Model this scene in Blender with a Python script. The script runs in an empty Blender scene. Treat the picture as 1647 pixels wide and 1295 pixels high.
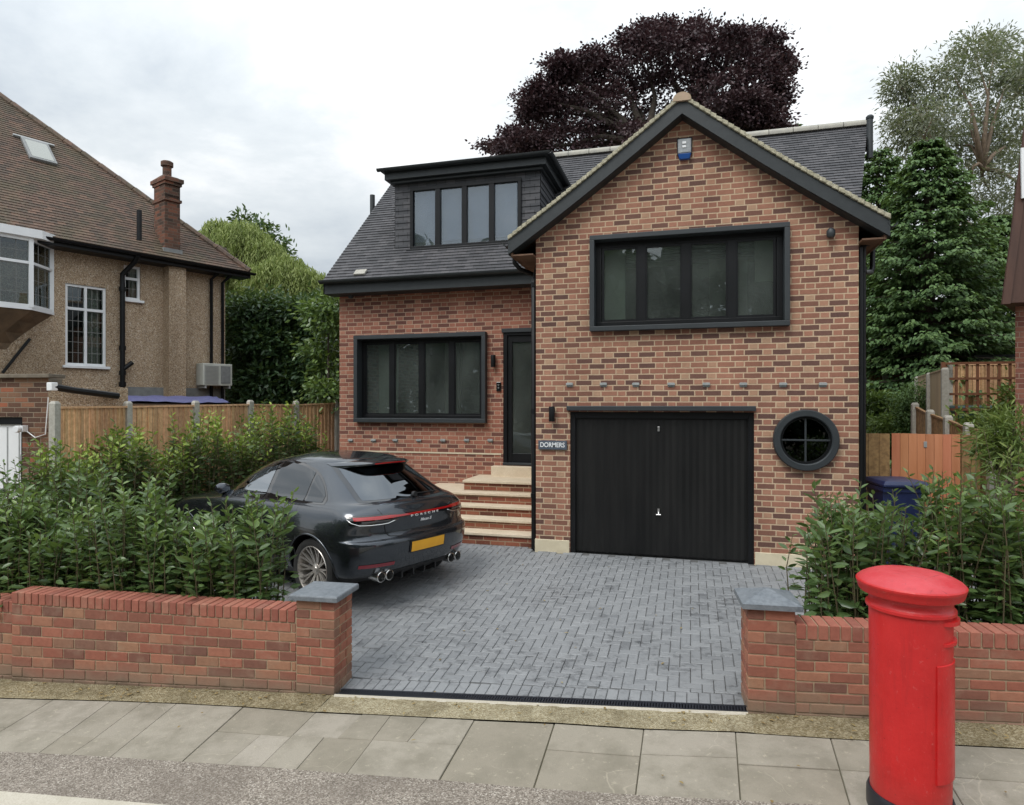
import bpy, bmesh, math, random
import numpy as np
from mathutils import Vector, Matrix
R = math.radians
random.seed(7); rng = np.random.default_rng(11)
S = bpy.context.scene
COL = S.collection
# ------------------------------------------------------------------ camera, world, sun, exposure
YAW = R(15.5); CAMZ = 2.4; F = 1036.0; U0 = 823.5; V0 = 650.0
cd = bpy.data.cameras.new("camera"); cam = bpy.data.objects.new("camera", cd); COL.objects.link(cam)
cam.location = (0, 0, CAMZ); cam.rotation_euler = (R(90), 0, YAW)
cd.sensor_width = 36; cd.lens = F / 1647 * 36; cd.shift_y = 0.0015; cd.clip_end = 2000; cd.clip_start = 0.05
S.camera = cam
S.view_settings.view_transform = 'Standard'; S.view_settings.look = 'None'
S.view_settings.exposure = 0.42; S.view_settings.gamma = 1
S.view_settings.use_curve_mapping = False

class NT:
    def __init__(s, tree): s.t = tree
    def n(s, typ, ins=None, **props):
        nd = s.t.nodes.new(typ)
        for k, v in props.items(): setattr(nd, k, v)
        if ins:
            for k, v in ins.items(): s.set(nd.inputs[k], v)
        return nd
    def set(s, sock, v):
        if isinstance(v, bpy.types.NodeSocket): s.t.links.new(v, sock)
        elif v is not None:
            if hasattr(sock, 'default_value'):
                try: sock.default_value = v
                except Exception:
                    sock.default_value = (*v, 1.0)
    def m(s, op, a, b=None, c=None, clamp=False):
        nd = s.t.nodes.new('ShaderNodeMath'); nd.operation = op; nd.use_clamp = clamp
        s.set(nd.inputs[0], a)
        if b is not None: s.set(nd.inputs[1], b)
        if c is not None: s.set(nd.inputs[2], c)
        return nd.outputs[0]
    def mix(s, f, a, b, mode='MIX'):
        nd = s.t.nodes.new('ShaderNodeMix'); nd.data_type = 'RGBA'; nd.blend_type = mode; nd.clamp_factor = True
        s.set(nd.inputs[0], f)
        s.set(nd.inputs[6], (*a, 1) if isinstance(a, tuple) and len(a) == 3 else a)
        s.set(nd.inputs[7], (*b, 1) if isinstance(b, tuple) and len(b) == 3 else b)
        return nd.outputs[2]
    def noise(s, vec, scale, detail=4, rough=.55, dist=0, dim='3D'):
        nd = s.n('ShaderNodeTexNoise', {'Scale': scale, 'Detail': detail, 'Roughness': rough, 'Distortion': dist}, noise_dimensions=dim)
        if vec is not None: s.t.links.new(vec, nd.inputs['Vector'])
        return nd.outputs['Fac']
    def ramp(s, f, stops, interp='LINEAR'):
        nd = s.t.nodes.new('ShaderNodeValToRGB'); cr = nd.color_ramp; cr.interpolation = interp
        while len(cr.elements) < len(stops): cr.elements.new(0.5)
        for e, (p, c) in zip(cr.elements, stops):
            e.position = p
            e.color = (c, c, c, 1) if isinstance(c, (int, float)) else (*c, 1)
        s.set(nd.inputs[0], f)
        return nd.outputs[0]
    def maprange(s, v, a, b, c=0., d=1., smooth=False):
        nd = s.n('ShaderNodeMapRange', {'Value': v, 'From Min': a, 'From Max': b, 'To Min': c, 'To Max': d})
        nd.clamp = True
        if smooth: nd.interpolation_type = 'SMOOTHSTEP'
        return nd.outputs['Result']

W = bpy.data.worlds.new("World"); S.world = W; W.use_nodes = True
SUN_EL, SUN_AZ = R(52), R(205)      # azimuth from +Y, clockwise
wt = NT(W.node_tree); W.node_tree.nodes.clear()
sky = wt.n('ShaderNodeTexSky', sky_type='NISHITA'); sky.sun_disc = False
sky.sun_elevation = SUN_EL; sky.sun_rotation = SUN_AZ
gc = wt.n('ShaderNodeTexCoord').outputs['Generated']
sp = wt.n('ShaderNodeSeparateXYZ', {0: gc})
zc = wt.m('MAXIMUM', sp.outputs[2], 0.0); den = wt.m('ADD', zc, .22)
cv = wt.n('ShaderNodeCombineXYZ', {0: wt.m('DIVIDE', sp.outputs[0], den), 1: wt.m('DIVIDE', sp.outputs[1], den), 2: 3.7}).outputs[0]
n1 = wt.noise(cv, 1.15, 7, .58, .35); n2 = wt.noise(cv, 3.3, 6, .6, .2)
cl = wt.m('ADD', wt.m('MULTIPLY', n1, .75), wt.m('MULTIPLY', n2, .25))
ccol = wt.ramp(cl, [(.38, (.47, .52, .57)), (.46, (.57, .615, .65)), (.53, (.65, .69, .715)), (.585, (.76, .785, .80)), (.64, (.90, .91, .91)), (.72, (.98, .98, .975))])
# an overcast dome is brighter overhead than near the horizon
br = wt.m('ADD', 8.8, wt.m('MULTIPLY', wt.m('POWER', zc, 1.5), 17.0))
back = wt.maprange(sp.outputs[1], .3, -.7, 0, 6.5)
cs = wt.n('ShaderNodeVectorMath', {0: ccol, 'Scale': wt.m('ADD', br, back)}, operation='SCALE').outputs[0]
skym = wt.mix(.93, sky.outputs[0], cs)
bg = wt.n('ShaderNodeBackground', {'Color': skym, 'Strength': .085})
wo = wt.n('ShaderNodeOutputWorld', {'Surface': bg.outputs[0]})
sl = bpy.data.lights.new("sun", 'SUN'); sun = bpy.data.objects.new("sun", sl); COL.objects.link(sun)
sl.energy = 1.3; sl.angle = R(24); sl.color = (1, .965, .91)
sd = Vector((math.sin(SUN_AZ) * math.cos(SUN_EL), math.cos(SUN_AZ) * math.cos(SUN_EL), math.sin(SUN_EL)))
sun.rotation_euler = (-sd).to_track_quat('-Z', 'Y').to_euler()

# ------------------------------------------------------------------ picture <-> place
CY, SY = math.cos(YAW), math.sin(YAW)
def ray(u, v):
    t = (u - U0) / F
    return Vector((-SY + t * CY, CY + t * SY, -(v - V0) / F))
def onY(u, v, Y):
    d = ray(u, v); k = Y / d.y
    return Vector((d.x * k, Y, CAMZ + d.z * k))
def atZ(u, v, Z):
    d = ray(u, v); return Vector((d.x * Z, d.y * Z, CAMZ + d.z * Z))
def onF(u, v, fn):
    d = ray(u, v); k = 5.
    for _ in range(60):
        z = fn(d.x * k, d.y * k); k = k * .3 + .7 * (z - CAMZ) / d.z
    return Vector((d.x * k, d.y * k, fn(d.x * k, d.y * k)))
def pav(x, y): return .10 + .043 * max(min(x, 14), -14) + .02 * (max(y, -6) - 5)
WD = Vector((math.cos(R(4.6)), math.sin(R(4.6)), 0)); WN = Vector((-WD.y, WD.x, 0))
WP = Vector((-1.2, 4.875, 0))                     # a point on the front face line of the garden wall
def wally(x): return WP.y + (x - WP.x) * WD.y / WD.x
HZ = .33
def drive(x, y):
    yw = wally(x); a = min(max((y - yw) / (8.85 - yw), 0), 1)
    return pav(x, yw) * (1 - a) + HZ * a + .004
def onW(u, v):                                    # pixel on the plane of the garden wall's front face
    d = ray(u, v); k = (WP.dot(WN)) / (d.x * WN.x + d.y * WN.y)
    return Vector((d.x * k, d.y * k, CAMZ + d.z * k))

# ------------------------------------------------------------------ materials
MATS = {}
def newmat(name):
    m = bpy.data.materials.new(name); m.use_nodes = True; m.node_tree.nodes.clear()
    MATS[name] = m; return m, NT(m.node_tree)
def finish(t, col, rough=.6, bump=None, bdist=.01, bstr=.5, metal=0., spec=.5, coat=0., extra=None):
    p = t.n('ShaderNodeBsdfPrincipled')
    t.set(p.inputs['Base Color'], (*col, 1) if isinstance(col, tuple) and len(col) == 3 else col)
    t.set(p.inputs['Roughness'], rough); t.set(p.inputs['Metallic'], metal)
    t.set(p.inputs['Specular IOR Level'], spec); t.set(p.inputs['Coat Weight'], coat)
    if bump is not None:
        b = t.n('ShaderNodeBump', {'Height': bump, 'Distance': bdist, 'Strength': bstr})
        t.set(p.inputs['Normal'], b.outputs[0])
    out = t.n('ShaderNodeOutputMaterial'); sh = p.outputs[0]
    if extra: sh = extra(t, p)
    t.t.links.new(sh, out.inputs[0]); return p
def ocoord(t): return t.n('ShaderNodeTexCoord').outputs['Object']
def redmat(name, c1, c2, top=False):
    m, t = newmat(name); co = ocoord(t)
    col = t.mix(t.ramp(t.noise(co, 4., 6, .65), [(.35, 0.), (.65, 1.)]), c1, c2)
    drip = t.noise(t.n('ShaderNodeMapping', {'Vector': co, 'Scale': (1, 1, .1)}).outputs[0], 22., 5, .7)
    col = t.mix(t.maprange(drip, .55, .75, 0, .38), col, (c1[0] * .55, c1[1] * .8, c1[2] * .8))
    col = t.mix(t.maprange(t.noise(co, 60., 4, .75), .66, .70, 0, .8), col, (.16, .012, .012))
    col = t.mix(t.maprange(t.noise(co, 33., 4, .7), .62, .72, 0, .35), col, (.62, .16, .15))
    if top:
        ck = t.n('ShaderNodeTexVoronoi', {'Vector': co, 'Scale': 5.}, feature='DISTANCE_TO_EDGE').outputs[0]
        col = t.mix(t.m('MULTIPLY', t.maprange(ck, .004, .014, 1, 0), t.maprange(t.noise(co, 6., 2), .45, .6, 0, .8)), col, (.22, .012, .015))
    else:
        z = t.n('ShaderNodeSeparateXYZ', {0: co}).outputs[2]
        zz = t.m('ADD', z, t.m('MULTIPLY', t.m('SUBTRACT', t.noise(co, 9., 4), .5), .25))
        col = t.mix(t.maprange(zz, .18, .42, .45, 0), col, (.20, .045, .035))
    finish(t, col, t.maprange(t.noise(co, 12., 4), .3, .7, .28, .5), t.m('ADD', t.noise(co, 16., 4, .6), t.m('MULTIPLY', t.noise(co, 70., 3), .25)), .006, .45, spec=.5); return m
def pmat(name, c1, c2=None, scale=6., rough=.6, metal=0., spec=.5, coat=0., bscale=0., bdist=.004, bstr=.4, fine=None, island=0., streak=False):
    m, t = newmat(name); co = ocoord(t)
    col = c1
    if c2 is not None:
        v = co
        if streak: v = t.n('ShaderNodeMapping', {'Vector': co, 'Scale': (1, 1, .12)}).outputs[0]
        f = t.ramp(t.noise(v, scale, 6, .62), [(.32, 0.), (.68, 1.)])
        col = t.mix(f, c1, c2)
        if fine:
            col = t.mix(t.m('MULTIPLY', t.ramp(t.noise(co, fine[0], 3, .7), [(.4, 0.), (.62, 1.)]), fine[2]), col, fine[1])
    if island:
        ri = t.n('ShaderNodeNewGeometry').outputs['Random Per Island']
        hs = t.n('ShaderNodeHueSaturation', {'Color': (*col, 1) if isinstance(col, tuple) else col,
             'Value': t.maprange(ri, 0, 1, 1 - island, 1 + island), 'Hue': t.maprange(t.m('FRACT', t.m('MULTIPLY', ri, 7.3)), 0, 1, .492, .508)})
        col = hs.outputs[0]
    b = t.noise(co, bscale, 5, .65) if bscale else None
    finish(t, col, rough, b, bdist, bstr, metal, spec, coat); return m

def brickmat(name, bond, sram, hram, mortar, rowh=.075, z0=0., jt=.0055, stain=(.78, 1.08), seed=0., lowdirt=None):
    """flemish or stretcher bond computed from the wall's own coordinates"""
    m, t = newmat(name); co = ocoord(t)
    g = t.n('ShaderNodeNewGeometry'); ns = t.n('ShaderNodeSeparateXYZ', {0: g.outputs['True Normal']})
    s = t.n('ShaderNodeSeparateXYZ', {0: co})
    usey = t.m('GREATER_THAN', t.m('ABSOLUTE', ns.outputs[0]), t.m('ABSOLUTE', ns.outputs[1]))
    h = t.m('ADD', t.m('MULTIPLY', s.outputs[1], usey), t.m('MULTIPLY', s.outputs[0], t.m('SUBTRACT', 1., usey)))
    wob = t.m('MULTIPLY', t.m('SUBTRACT', t.noise(co, 9., 2), .5), .006)
    zz = t.m('ADD', t.m('SUBTRACT', s.outputs[2], z0), wob); h = t.m('ADD', h, t.m('MULTIPLY', wob, 1.3))
    row = t.m('FLOOR', t.m('DIVIDE', zz, rowh)); par = t.m('FLOORED_MODULO', row, 2.)
    P = .3375 if bond == 'flemish' else .225
    jit = t.m('MULTIPLY', t.n('ShaderNodeTexWhiteNoise', {'W': t.m('ADD', row, seed)}, noise_dimensions='1D').outputs[0], .03)
    xs = t.m('DIVIDE', t.m('ADD', t.m('ADD', h, jit), t.m('MULTIPLY', par, P / 2)), P)
    cell = t.m('FLOOR', xs); fx = t.m('MULTIPLY', t.m('SUBTRACT', xs, cell), P)
    if bond == 'flemish':
        ish = t.m('GREATER_THAN', fx, .225)
        bx = t.m('SUBTRACT', fx, t.m('MULTIPLY', ish, .225)); bw = t.m('SUBTRACT', .225, t.m('MULTIPLY', ish, .1125))
        idn = t.m('ADD', t.m('MULTIPLY', cell, 2.), ish)
    else:
        ish = 0.; bx = fx; bw = .225; idn = cell
    dx = t.m('MINIMUM', bx, t.m('SUBTRACT', bw, bx))
    fz = t.m('SUBTRACT', zz, t.m('MULTIPLY', row, rowh)); dz = t.m('MINIMUM', fz, t.m('SUBTRACT', rowh, fz))
    d = t.m('MINIMUM', dx, dz)
    edge = t.m('MULTIPLY', t.m('SUBTRACT', t.noise(co, 60., 3), .5), .006)
    mask = t.maprange(t.m('ADD', d, edge), jt - .0015, jt + .0025, 0, 1, True)
    wn = t.n('ShaderNodeTexWhiteNoise', {'Vector': t.n('ShaderNodeCombineXYZ', {0: idn, 1: row, 2: seed}).outputs[0]}, noise_dimensions='3D')
    c1 = t.ramp(wn.outputs[0], sram)
    col = c1
    if bond == 'flemish': col = t.mix(ish, c1, t.ramp(wn.outputs[0], hram))
    bn = t.noise(co, 38., 4, .7)
    col = t.mix(t.maprange(bn, .3, .7, 0, .45), col, t.n('ShaderNodeHueSaturation', {'Color': col, 'Value': .62}).outputs[0])
    col = t.mix(t.maprange(t.noise(co, 120., 2), .58, .75, 0, .35), col, (.42, .32, .22))
    col = t.mix(mask, t.mix(t.noise(co, 25., 3), mortar, tuple(c * .72 for c in mortar)), col)
    st = t.maprange(t.noise(t.n('ShaderNodeMapping', {'Vector': co, 'Scale': (1.4, 1.4, .5)}).outputs[0], 1., 6, .65), .3, .7, stain[0], stain[1])
    col = t.n('ShaderNodeVectorMath', {0: col, 'Scale': st}, operation='SCALE').outputs[0]
    if lowdirt:
        zd = t.m('ADD', s.outputs[2], t.m('MULTIPLY', t.m('SUBTRACT', t.noise(co, 5., 4), .5), .14))
        col = t.mix(t.maprange(zd, lowdirt[0], lowdirt[1], .75, 0), col, lowdirt[2])
    hgt = t.m('ADD', mask, t.m('MULTIPLY', bn, .35))
    finish(t, col, .88, hgt, .006, .6, spec=.25); return m

def tilemat(name, cols, tw, dz, z0, axis='x', stain=None, rough=.75, joint=.55):
    m, t = newmat(name); co = ocoord(t); s = t.n('ShaderNodeSeparateXYZ', {0: co})
    ax = s.outputs[0] if axis == 'x' else s.outputs[1]
    row = t.m('FLOOR', t.m('DIVIDE', t.m('SUBTRACT', s.outputs[2], z0), dz))
    off = t.m('ADD', t.m('MULTIPLY', t.m('FLOORED_MODULO', row, 2.), .5), t.m('MULTIPLY', t.n('ShaderNodeTexWhiteNoise', {'W': row}, noise_dimensions='1D').outputs[0], .12))
    xs = t.m('ADD', t.m('DIVIDE', ax, tw), off); cell = t.m('FLOOR', xs); fx = t.m('SUBTRACT', xs, cell)
    wn = t.n('ShaderNodeTexWhiteNoise', {'Vector': t.n('ShaderNodeCombineXYZ', {0: cell, 1: row, 2: 2.2}).outputs[0]}, noise_dimensions='3D').outputs[0]
    col = t.ramp(wn, cols)
    if stain:
        f = t.maprange(t.noise(co, stain[0], 6, .65), .45, .62, 0, stain[2]); col = t.mix(f, col, stain[1])
        f2 = t.maprange(t.noise(co, 14., 4, .7), .55, .68, 0, .5); col = t.mix(f2, col, stain[3])
    je = t.m('MINIMUM', fx, t.m('SUBTRACT', 1., fx)); jm = t.maprange(je, .015, .045, joint, 0)
    col = t.mix(jm, col, (.012, .012, .013))
    h = t.m('ADD', t.m('MULTIPLY', wn, .5), t.noise(co, 45., 4, .7))
    finish(t, col, rough, h, .005, .5, spec=.35); return m

def leafmat(name, c1, c2, young=(.2, .3, .05), rough=.42, trans=.28, spec=.45, tcol=(.25, .35, .06)):
    m, t = newmat(name)
    ri = t.n('ShaderNodeNewGeometry').outputs['Random Per Island']
    a = t.n('ShaderNodeAttribute', attribute_name='young').outputs['Fac']
    col = t.mix(ri, c1, c2); col = t.mix(a, col, young)
    def ex(t, p):
        tr = t.n('ShaderNodeBsdfTranslucent', {'Color': t.mix(.5, col, tcol, 'MIX')})
        return t.n('ShaderNodeMixShader', {0: trans, 1: p.outputs[0], 2: tr.outputs[0]}).outputs[0]
    finish(t, col, rough, spec=spec, extra=ex); return m

def glassmat(name, tint=(.75, .8, .78), refl=.10, rough=.0, wav=0., grey_lift=0.):
    """window pane: partly clear, partly mirror, more mirror at a grazing angle"""
    m, t = newmat(name)
    lw = t.n('ShaderNodeLayerWeight', {'Blend': .32}).outputs['Fresnel']
    f = t.m('ADD', refl, t.m('MULTIPLY', lw, .75), clamp=True)
    tr = t.n('ShaderNodeBsdfTransparent', {'Color': (*tint, 1)})
    gl = t.n('ShaderNodeBsdfGlossy', {'Color': (.9, .95, 1, 1), 'Roughness': rough})
    if wav:
        co = ocoord(t)
        b = t.n('ShaderNodeBump', {'Height': t.noise(co, 1.4, 2), 'Distance': wav, 'Strength': 1.})
        t.t.links.new(b.outputs[0], gl.inputs['Normal'])
    mx = t.n('ShaderNodeMixShader', {0: f, 1: tr.outputs[0], 2: gl.outputs[0]})
    if grey_lift:  # grey-green diffuse lift painted into the pane, stands in for a lit room
        df = t.n('ShaderNodeBsdfDiffuse', {'Color': (.50, .56, .52, 1)})
        dm_ = t.m('MULTIPLY', grey_lift, t.maprange(t.noise(t.n('ShaderNodeMapping', {'Vector': ocoord(t), 'Scale': (1, 1, .4)}).outputs[0], 2.2, 5, .6), .3, .7, .5, 1.4))
        mx = t.n('ShaderNodeMixShader', {0: dm_, 1: mx.outputs[0], 2: df.outputs[0]})
    o = t.n('ShaderNodeOutputMaterial'); t.t.links.new(mx.outputs[0], o.inputs[0]); return m

BRf = brickmat('brick_front', 'flemish',
    [(0, (.120, .064, .053)), (.28, (.16, .082, .064)), (.5, (.225, .106, .075)), (.78, (.29, .132, .09)), (1, (.35, .17, .115))],
    [(0, (.30, .138, .095)), (.35, (.37, .175, .118)), (.7, (.41, .225, .147)), (1, (.43, .275, .18))], (.57, .42, .285), z0=.03, jt=.007, stain=(.80, 1.1))
BRr = brickmat('brick_recess', 'flemish',
    [(0, (.145, .064, .052)), (.3, (.205, .084, .064)), (.6, (.29, .115, .080)), (1, (.37, .15, .10))],
    [(0, (.31, .122, .084)), (.5, (.37, .155, .106)), (1, (.42, .205, .14))], (.50, .345, .245), z0=.03, seed=5., jt=.0062, stain=(.80, 1.1))
BRs = brickmat('brick_steps', 'stretcher', [(0, (.12, .045, .03)), (.5, (.25, .075, .045)), (1, (.32, .12, .07))], None, (.40, .29, .19), rowh=.066, seed=3.)
BRg = brickmat('brick_old', 'stretcher', [(0, (.08, .045, .033)), (.5, (.17, .085, .055)), (.85, (.25, .14, .085)), (1, (.38, .10, .05))], None, (.27, .21, .15), seed=9., jt=.006)
BRc = brickmat('brick_chimney', 'stretcher', [(0, (.06, .042, .034)), (.5, (.13, .066, .047)), (1, (.22, .088, .055))], None, (.16, .125, .095), seed=12., jt=.005)
BRn = brickmat('brick_right', 'stretcher', [(0, (.16, .06, .045)), (.5, (.22, .085, .06)), (1, (.27, .12, .08))], None, (.3, .2, .15), seed=15.)
def gw_mat(name, cols, mortar=False):
    m, t = newmat(name); co = ocoord(t); ri = t.n('ShaderNodeNewGeometry').outputs['Random Per Island']
    col = t.ramp(ri, cols)
    nz = t.noise(co, 26., 5, .7)
    col = t.mix(t.maprange(nz, .35, .7, 0, .5), col, t.n('ShaderNodeHueSaturation', {'Color': col, 'Value': .6}).outputs[0])
    col = t.mix(t.maprange(t.noise(co, 7., 4, .6), .52, .75, 0, .32), col, (.36, .27, .19))
    s = t.n('ShaderNodeSeparateXYZ', {0: co})
    zd = t.m('SUBTRACT', s.outputs[2], t.m('ADD', .10, t.m('MULTIPLY', s.outputs[0], .043)))
    zd = t.m('ADD', zd, t.m('MULTIPLY', t.m('SUBTRACT', t.noise(co, 3., 4), .5), .22))
    col = t.mix(t.maprange(zd, .03, .22, .72, 0), col, (.22, .17, .125))
    col = t.mix(t.maprange(zd, -.03, .06, .85, 0), col, (.085, .065, .042))
    finish(t, col, .88, t.noise(co, 70., 5, .75), .003, .6, spec=.25); return m
GB = gw_mat('garden_brick', [(0, (.19, .092, .068)), (.2, (.25, .102, .070)), (.45, (.31, .115, .077)), (.7, (.36, .142, .094)), (.9, (.34, .18, .11)), (1, (.22, .115, .082))])
GC = gw_mat('garden_coping', [(0, (.23, .086, .063)), (.25, (.31, .108, .076)), (.8, (.355, .132, .09)), (1, (.35, .155, .108))])
GM = gw_mat('garden_mortar', [(0, (.40, .30, .20)), (1, (.40, .30, .20))])
BLACK = pmat('black_frame', (.006, .0065, .007), (.010, .0105, .012), 3., .4, spec=.25, bscale=30, bdist=.001)
ANTH = pmat('anthracite', (.020, .025, .028), (.028, .033, .037), 4., .5, bscale=40, bdist=.001)
BARGE = pmat('barge_black', (.014, .018, .020), (.022, .027, .029), 8., .5, bscale=25, bdist=.002)
GDOOR = pmat('garage_black', (.006, .0062, .0065), (.014, .0138, .0135), 5., .42, spec=.3, streak=True, bscale=20, bdist=.002)
TILE = tilemat('slate_tile', [(0, (.052, .052, .056)), (.5, (.072, .071, .076)), (1, (.098, .095, .10))], .165, .07, 0.)
HANG = tilemat('hung_slate', [(0, (.050, .052, .058)), (.5, (.065, .066, .072)), (1, (.085, .084, .09))], .19, .115, 0., joint=.7)
TILEN = tilemat('clay_tile', [(0, (.075, .056, .044)), (.4, (.105, .070, .052)), (.75, (.13, .081, .060)), (1, (.165, .10, .072))], .165, .075, 0., axis='y',
    stain=(1.1, (.085, .075, .045), .65, (.17, .15, .10)))
VERGE = pmat('verge_mortar', (.36, .33, .23), (.52, .48, .36), 9., .9, bscale=22, bdist=.012, bstr=.8, fine=(35., (.13, .13, .09), .6))
RIDGE = pmat('ridge_clay', (.42, .30, .22), (.33, .26, .17), 12., .85, bscale=30, bdist=.006)
RIDGEG = pmat('ridge_grey', (.30, .29, .26), (.40, .38, .32), 7., .85, bscale=20, bdist=.006)
STONE = pmat('step_stone', (.56, .46, .33), (.66, .565, .43), 5., .75, bscale=25, bdist=.003, fine=(40., (.42, .33, .23), .4))
PLINTH = pmat('cream_render', (.55, .48, .34), (.62, .55, .41), 3., .9, bscale=60, bdist=.002, fine=(9., (.45, .39, .27), .35))
WOODS = pmat('soffit_wood', (.10, .052, .028), (.16, .085, .05), 9., .7, streak=True)
WHITE = pmat('white_upvc', (.80, .81, .81), (.74, .75, .76), 3., .35, spec=.5)
WOOD = pmat('fence_wood', (.62, .37, .19), (.72, .48, .28), 10., .8, island=.22, streak=True, bscale=40, bdist=.002, fine=(16., (.24, .11, .045), .35))
WOODO = pmat('gate_orange', (.42, .145, .062), (.52, .21, .105), 8., .65, island=.10, streak=True, bscale=35, bdist=.002)
WOODB = pmat('old_board', (.26, .15, .062), (.34, .205, .09), 10., .8, island=.15, streak=True, fine=(12., (.10, .05, .02), .55))
WOODT = pmat('trellis_wood', (.16, .062, .03), (.23, .10, .05), 10., .75, streak=True)
CONC = pmat('concrete_post', (.36, .345, .30), (.46, .44, .39), 12., .9, bscale=50, bdist=.004, fine=(30., (.24, .23, .19), .4))
LEAD = pmat('lead_grey', (.16, .165, .165), (.24, .245, .24), 9., .55)
GREYM = pmat('grey_metal', (.30, .31, .31), (.40, .405, .40), 7., .5, metal=.3)
ACM = pmat('unit_cream', (.42, .43, .38), (.52, .52, .47), 5., .5)
BLUE = pmat('blue_tarpaulin', (.05, .055, .15), (.11, .115, .24), 11., .45, bscale=16, bdist=.02, bstr=.8)
BINB = pmat('bin_blue', (.005, .011, .048), (.009, .017, .065), 7., .42)
BING = pmat('bin_green', (.006, .03, .028), (.01, .045, .04), 7., .45)
CHROME = pmat('chrome', (.72, .71, .69), None, metal=1., rough=.2)
STEEL = pmat('brushed_steel', (.55, .55, .55), None, metal=.9, rough=.3)
RED = redmat('pillar_red', (.49, .012, .013), (.56, .018, .018))
REDT = redmat('pillar_red_top', (.48, .030, .038), (.56, .058, .07), True)
PBLK = pmat('pillar_black', (.012, .013, .018), (.02, .02, .026), 6., .4)
PEBBLE, t_ = newmat('pebbledash')
co = ocoord(t_)
vr = t_.n('ShaderNodeTexVoronoi', {'Vector': co, 'Scale': 66.}); cc = t_.n('ShaderNodeSeparateColor', {0: vr.outputs['Color']}).outputs[0]
pc = t_.ramp(cc, [(0, (.21, .15, .098)), (.3, (.37, .265, .175)), (.6, (.47, .355, .24)), (.85, (.54, .42, .30)), (1, (.66, .58, .47))])
pc = t_.mix(t_.maprange(t_.noise(t_.n('ShaderNodeMapping', {'Vector': co, 'Scale': (1, 1, .3)}).outputs[0], .8, 5), .5, .72, 0, .5), pc, (.11, .075, .042))
finish(t_, pc, .9, vr.outputs['Distance'], .012, .7, spec=.2)
GLASS = glassmat('window_glass', (.70, .76, .72), .03, 0., .003, .075)
GLASSW = glassmat('leaded_glass', (.7, .74, .72), .03)
GLASSD = glassmat('dormer_glass', (.75, .8, .86), .05, 0., .004, .06)
ROOM = pmat('room_wall', (.52, .53, .46), (.44, .45, .39), 1.2, .9)
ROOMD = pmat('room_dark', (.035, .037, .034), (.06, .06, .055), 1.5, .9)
PANEBG = pmat('pane_backing', (.17, .19, .22), (.21, .225, .26), 2., .9)
CURT = pmat('net_curtain', (.42, .42, .37), (.5, .5, .44), 14., .95, streak=True)
LEADL = pmat('leading', (.20, .20, .19), None, rough=.6)
def pebbly(name, c1, c2, c3, sc=85.):
    m, t = newmat(name); co = ocoord(t)
    v = t.n('ShaderNodeTexVoronoi', {'Vector': co, 'Scale': sc}); cc = t.n('ShaderNodeSeparateColor', {0: v.outputs['Color']}).outputs[0]
    col = t.ramp(cc, [(0, c1), (.5, c2), (1, c3)])
    col = t.mix(t.maprange(t.noise(co, 4., 6, .68), .42, .66, 0, .65), col, tuple(.62 * q for q in c1))
    col = t.mix(t.maprange(t.noise(co, 11., 5, .7), .54, .7, 0, .5), col, c3)
    h = t.m('ADD', v.outputs['Distance'], t.m('MULTIPLY', t.noise(co, 9., 5, .7), 2.))
    finish(t, col, .93, h, .014, .8, spec=.2); return m
SOIL = pebbly('soil_strip', (.17, .135, .072), (.27, .22, .13), (.38, .33, .22))
SOILD = pmat('garden_soil', (.09, .07, .045), (.16, .125, .08), 5., .95, bscale=30, bdist=.03)
CONCA = pebbly('apron_concrete', (.24, .195, .115), (.33, .28, .18), (.45, .40, .28), 95.)
KERB = pmat('kerb_concrete', (.42, .385, .31), (.50, .46, .385), 5., .9, bscale=80, bdist=.005, fine=(90., (.30, .26, .2), .4))
LAWN = pmat('lawn', (.05, .075, .022), (.085, .11, .035), 3., .95, bscale=60, bdist=.05)
ROAD = pmat('road_asphalt', (.30, .28, .25), (.36, .335, .30), 3., .92, bscale=150, bdist=.004)
ASPH, t_ = newmat('pavement_asphalt'); co = ocoord(t_)
vr = t_.n('ShaderNodeTexVoronoi', {'Vector': co, 'Scale': 125.}); cc = t_.n('ShaderNodeSeparateColor', {0: vr.outputs['Color']}).outputs[0]
pc = t_.ramp(cc, [(0, (.11, .092, .074)), (.5, (.235, .20, .165)), (.85, (.32, .28, .235)), (1, (.45, .41, .355))])
pc = t_.mix(t_.maprange(t_.noise(co, 2.2, 6, .65), .42, .66, 0, .55), pc, (.13, .108, .088))
pc = t_.mix(t_.maprange(t_.noise(co, 26., 4, .7), .60, .72, 0, .5), pc, (.37, .33, .29))
finish(t_, pc, .9, vr.outputs['Distance'], .006, .6, spec=.3)
SLAB, t_ = newmat('paving_slab'); co = ocoord(t_)
ri = t_.n('ShaderNodeNewGeometry').outputs['Random Per Island']
pc = t_.ramp(ri, [(0, (.255, .225, .175)), (.4, (.31, .278, .225)), (.7, (.28, .25, .20)), (1, (.36, .322, .27))])
pc = t_.mix(t_.maprange(t_.noise(co, 3.2, 6, .68), .42, .64, 0, .7), pc, (.185, .165, .125))
pc = t_.mix(t_.maprange(t_.noise(co, 21., 4, .7), .60, .70, 0, .45), pc, (.45, .405, .31))
pc = t_.mix(t_.maprange(t_.noise(co, 160., 2, .7), .52, .68, 0, .35), pc, (.17, .155, .125))
ck = t_.n('ShaderNodeTexVoronoi', {'Vector': t_.n('ShaderNodeMapping', {'Vector': t_.n('ShaderNodeVectorMath', {0: co, 1: t_.n('ShaderNodeVectorMath', {0: t_.n('ShaderNodeTexNoise', {'Vector': co, 'Scale': 4.}).outputs['Color'], 'Scale': .25}, operation='SCALE').outputs[0]}).outputs[0], 'Scale': (1, 1, .2)}).outputs[0], 'Scale': 1.1}, feature='DISTANCE_TO_EDGE').outputs[0]
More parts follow.
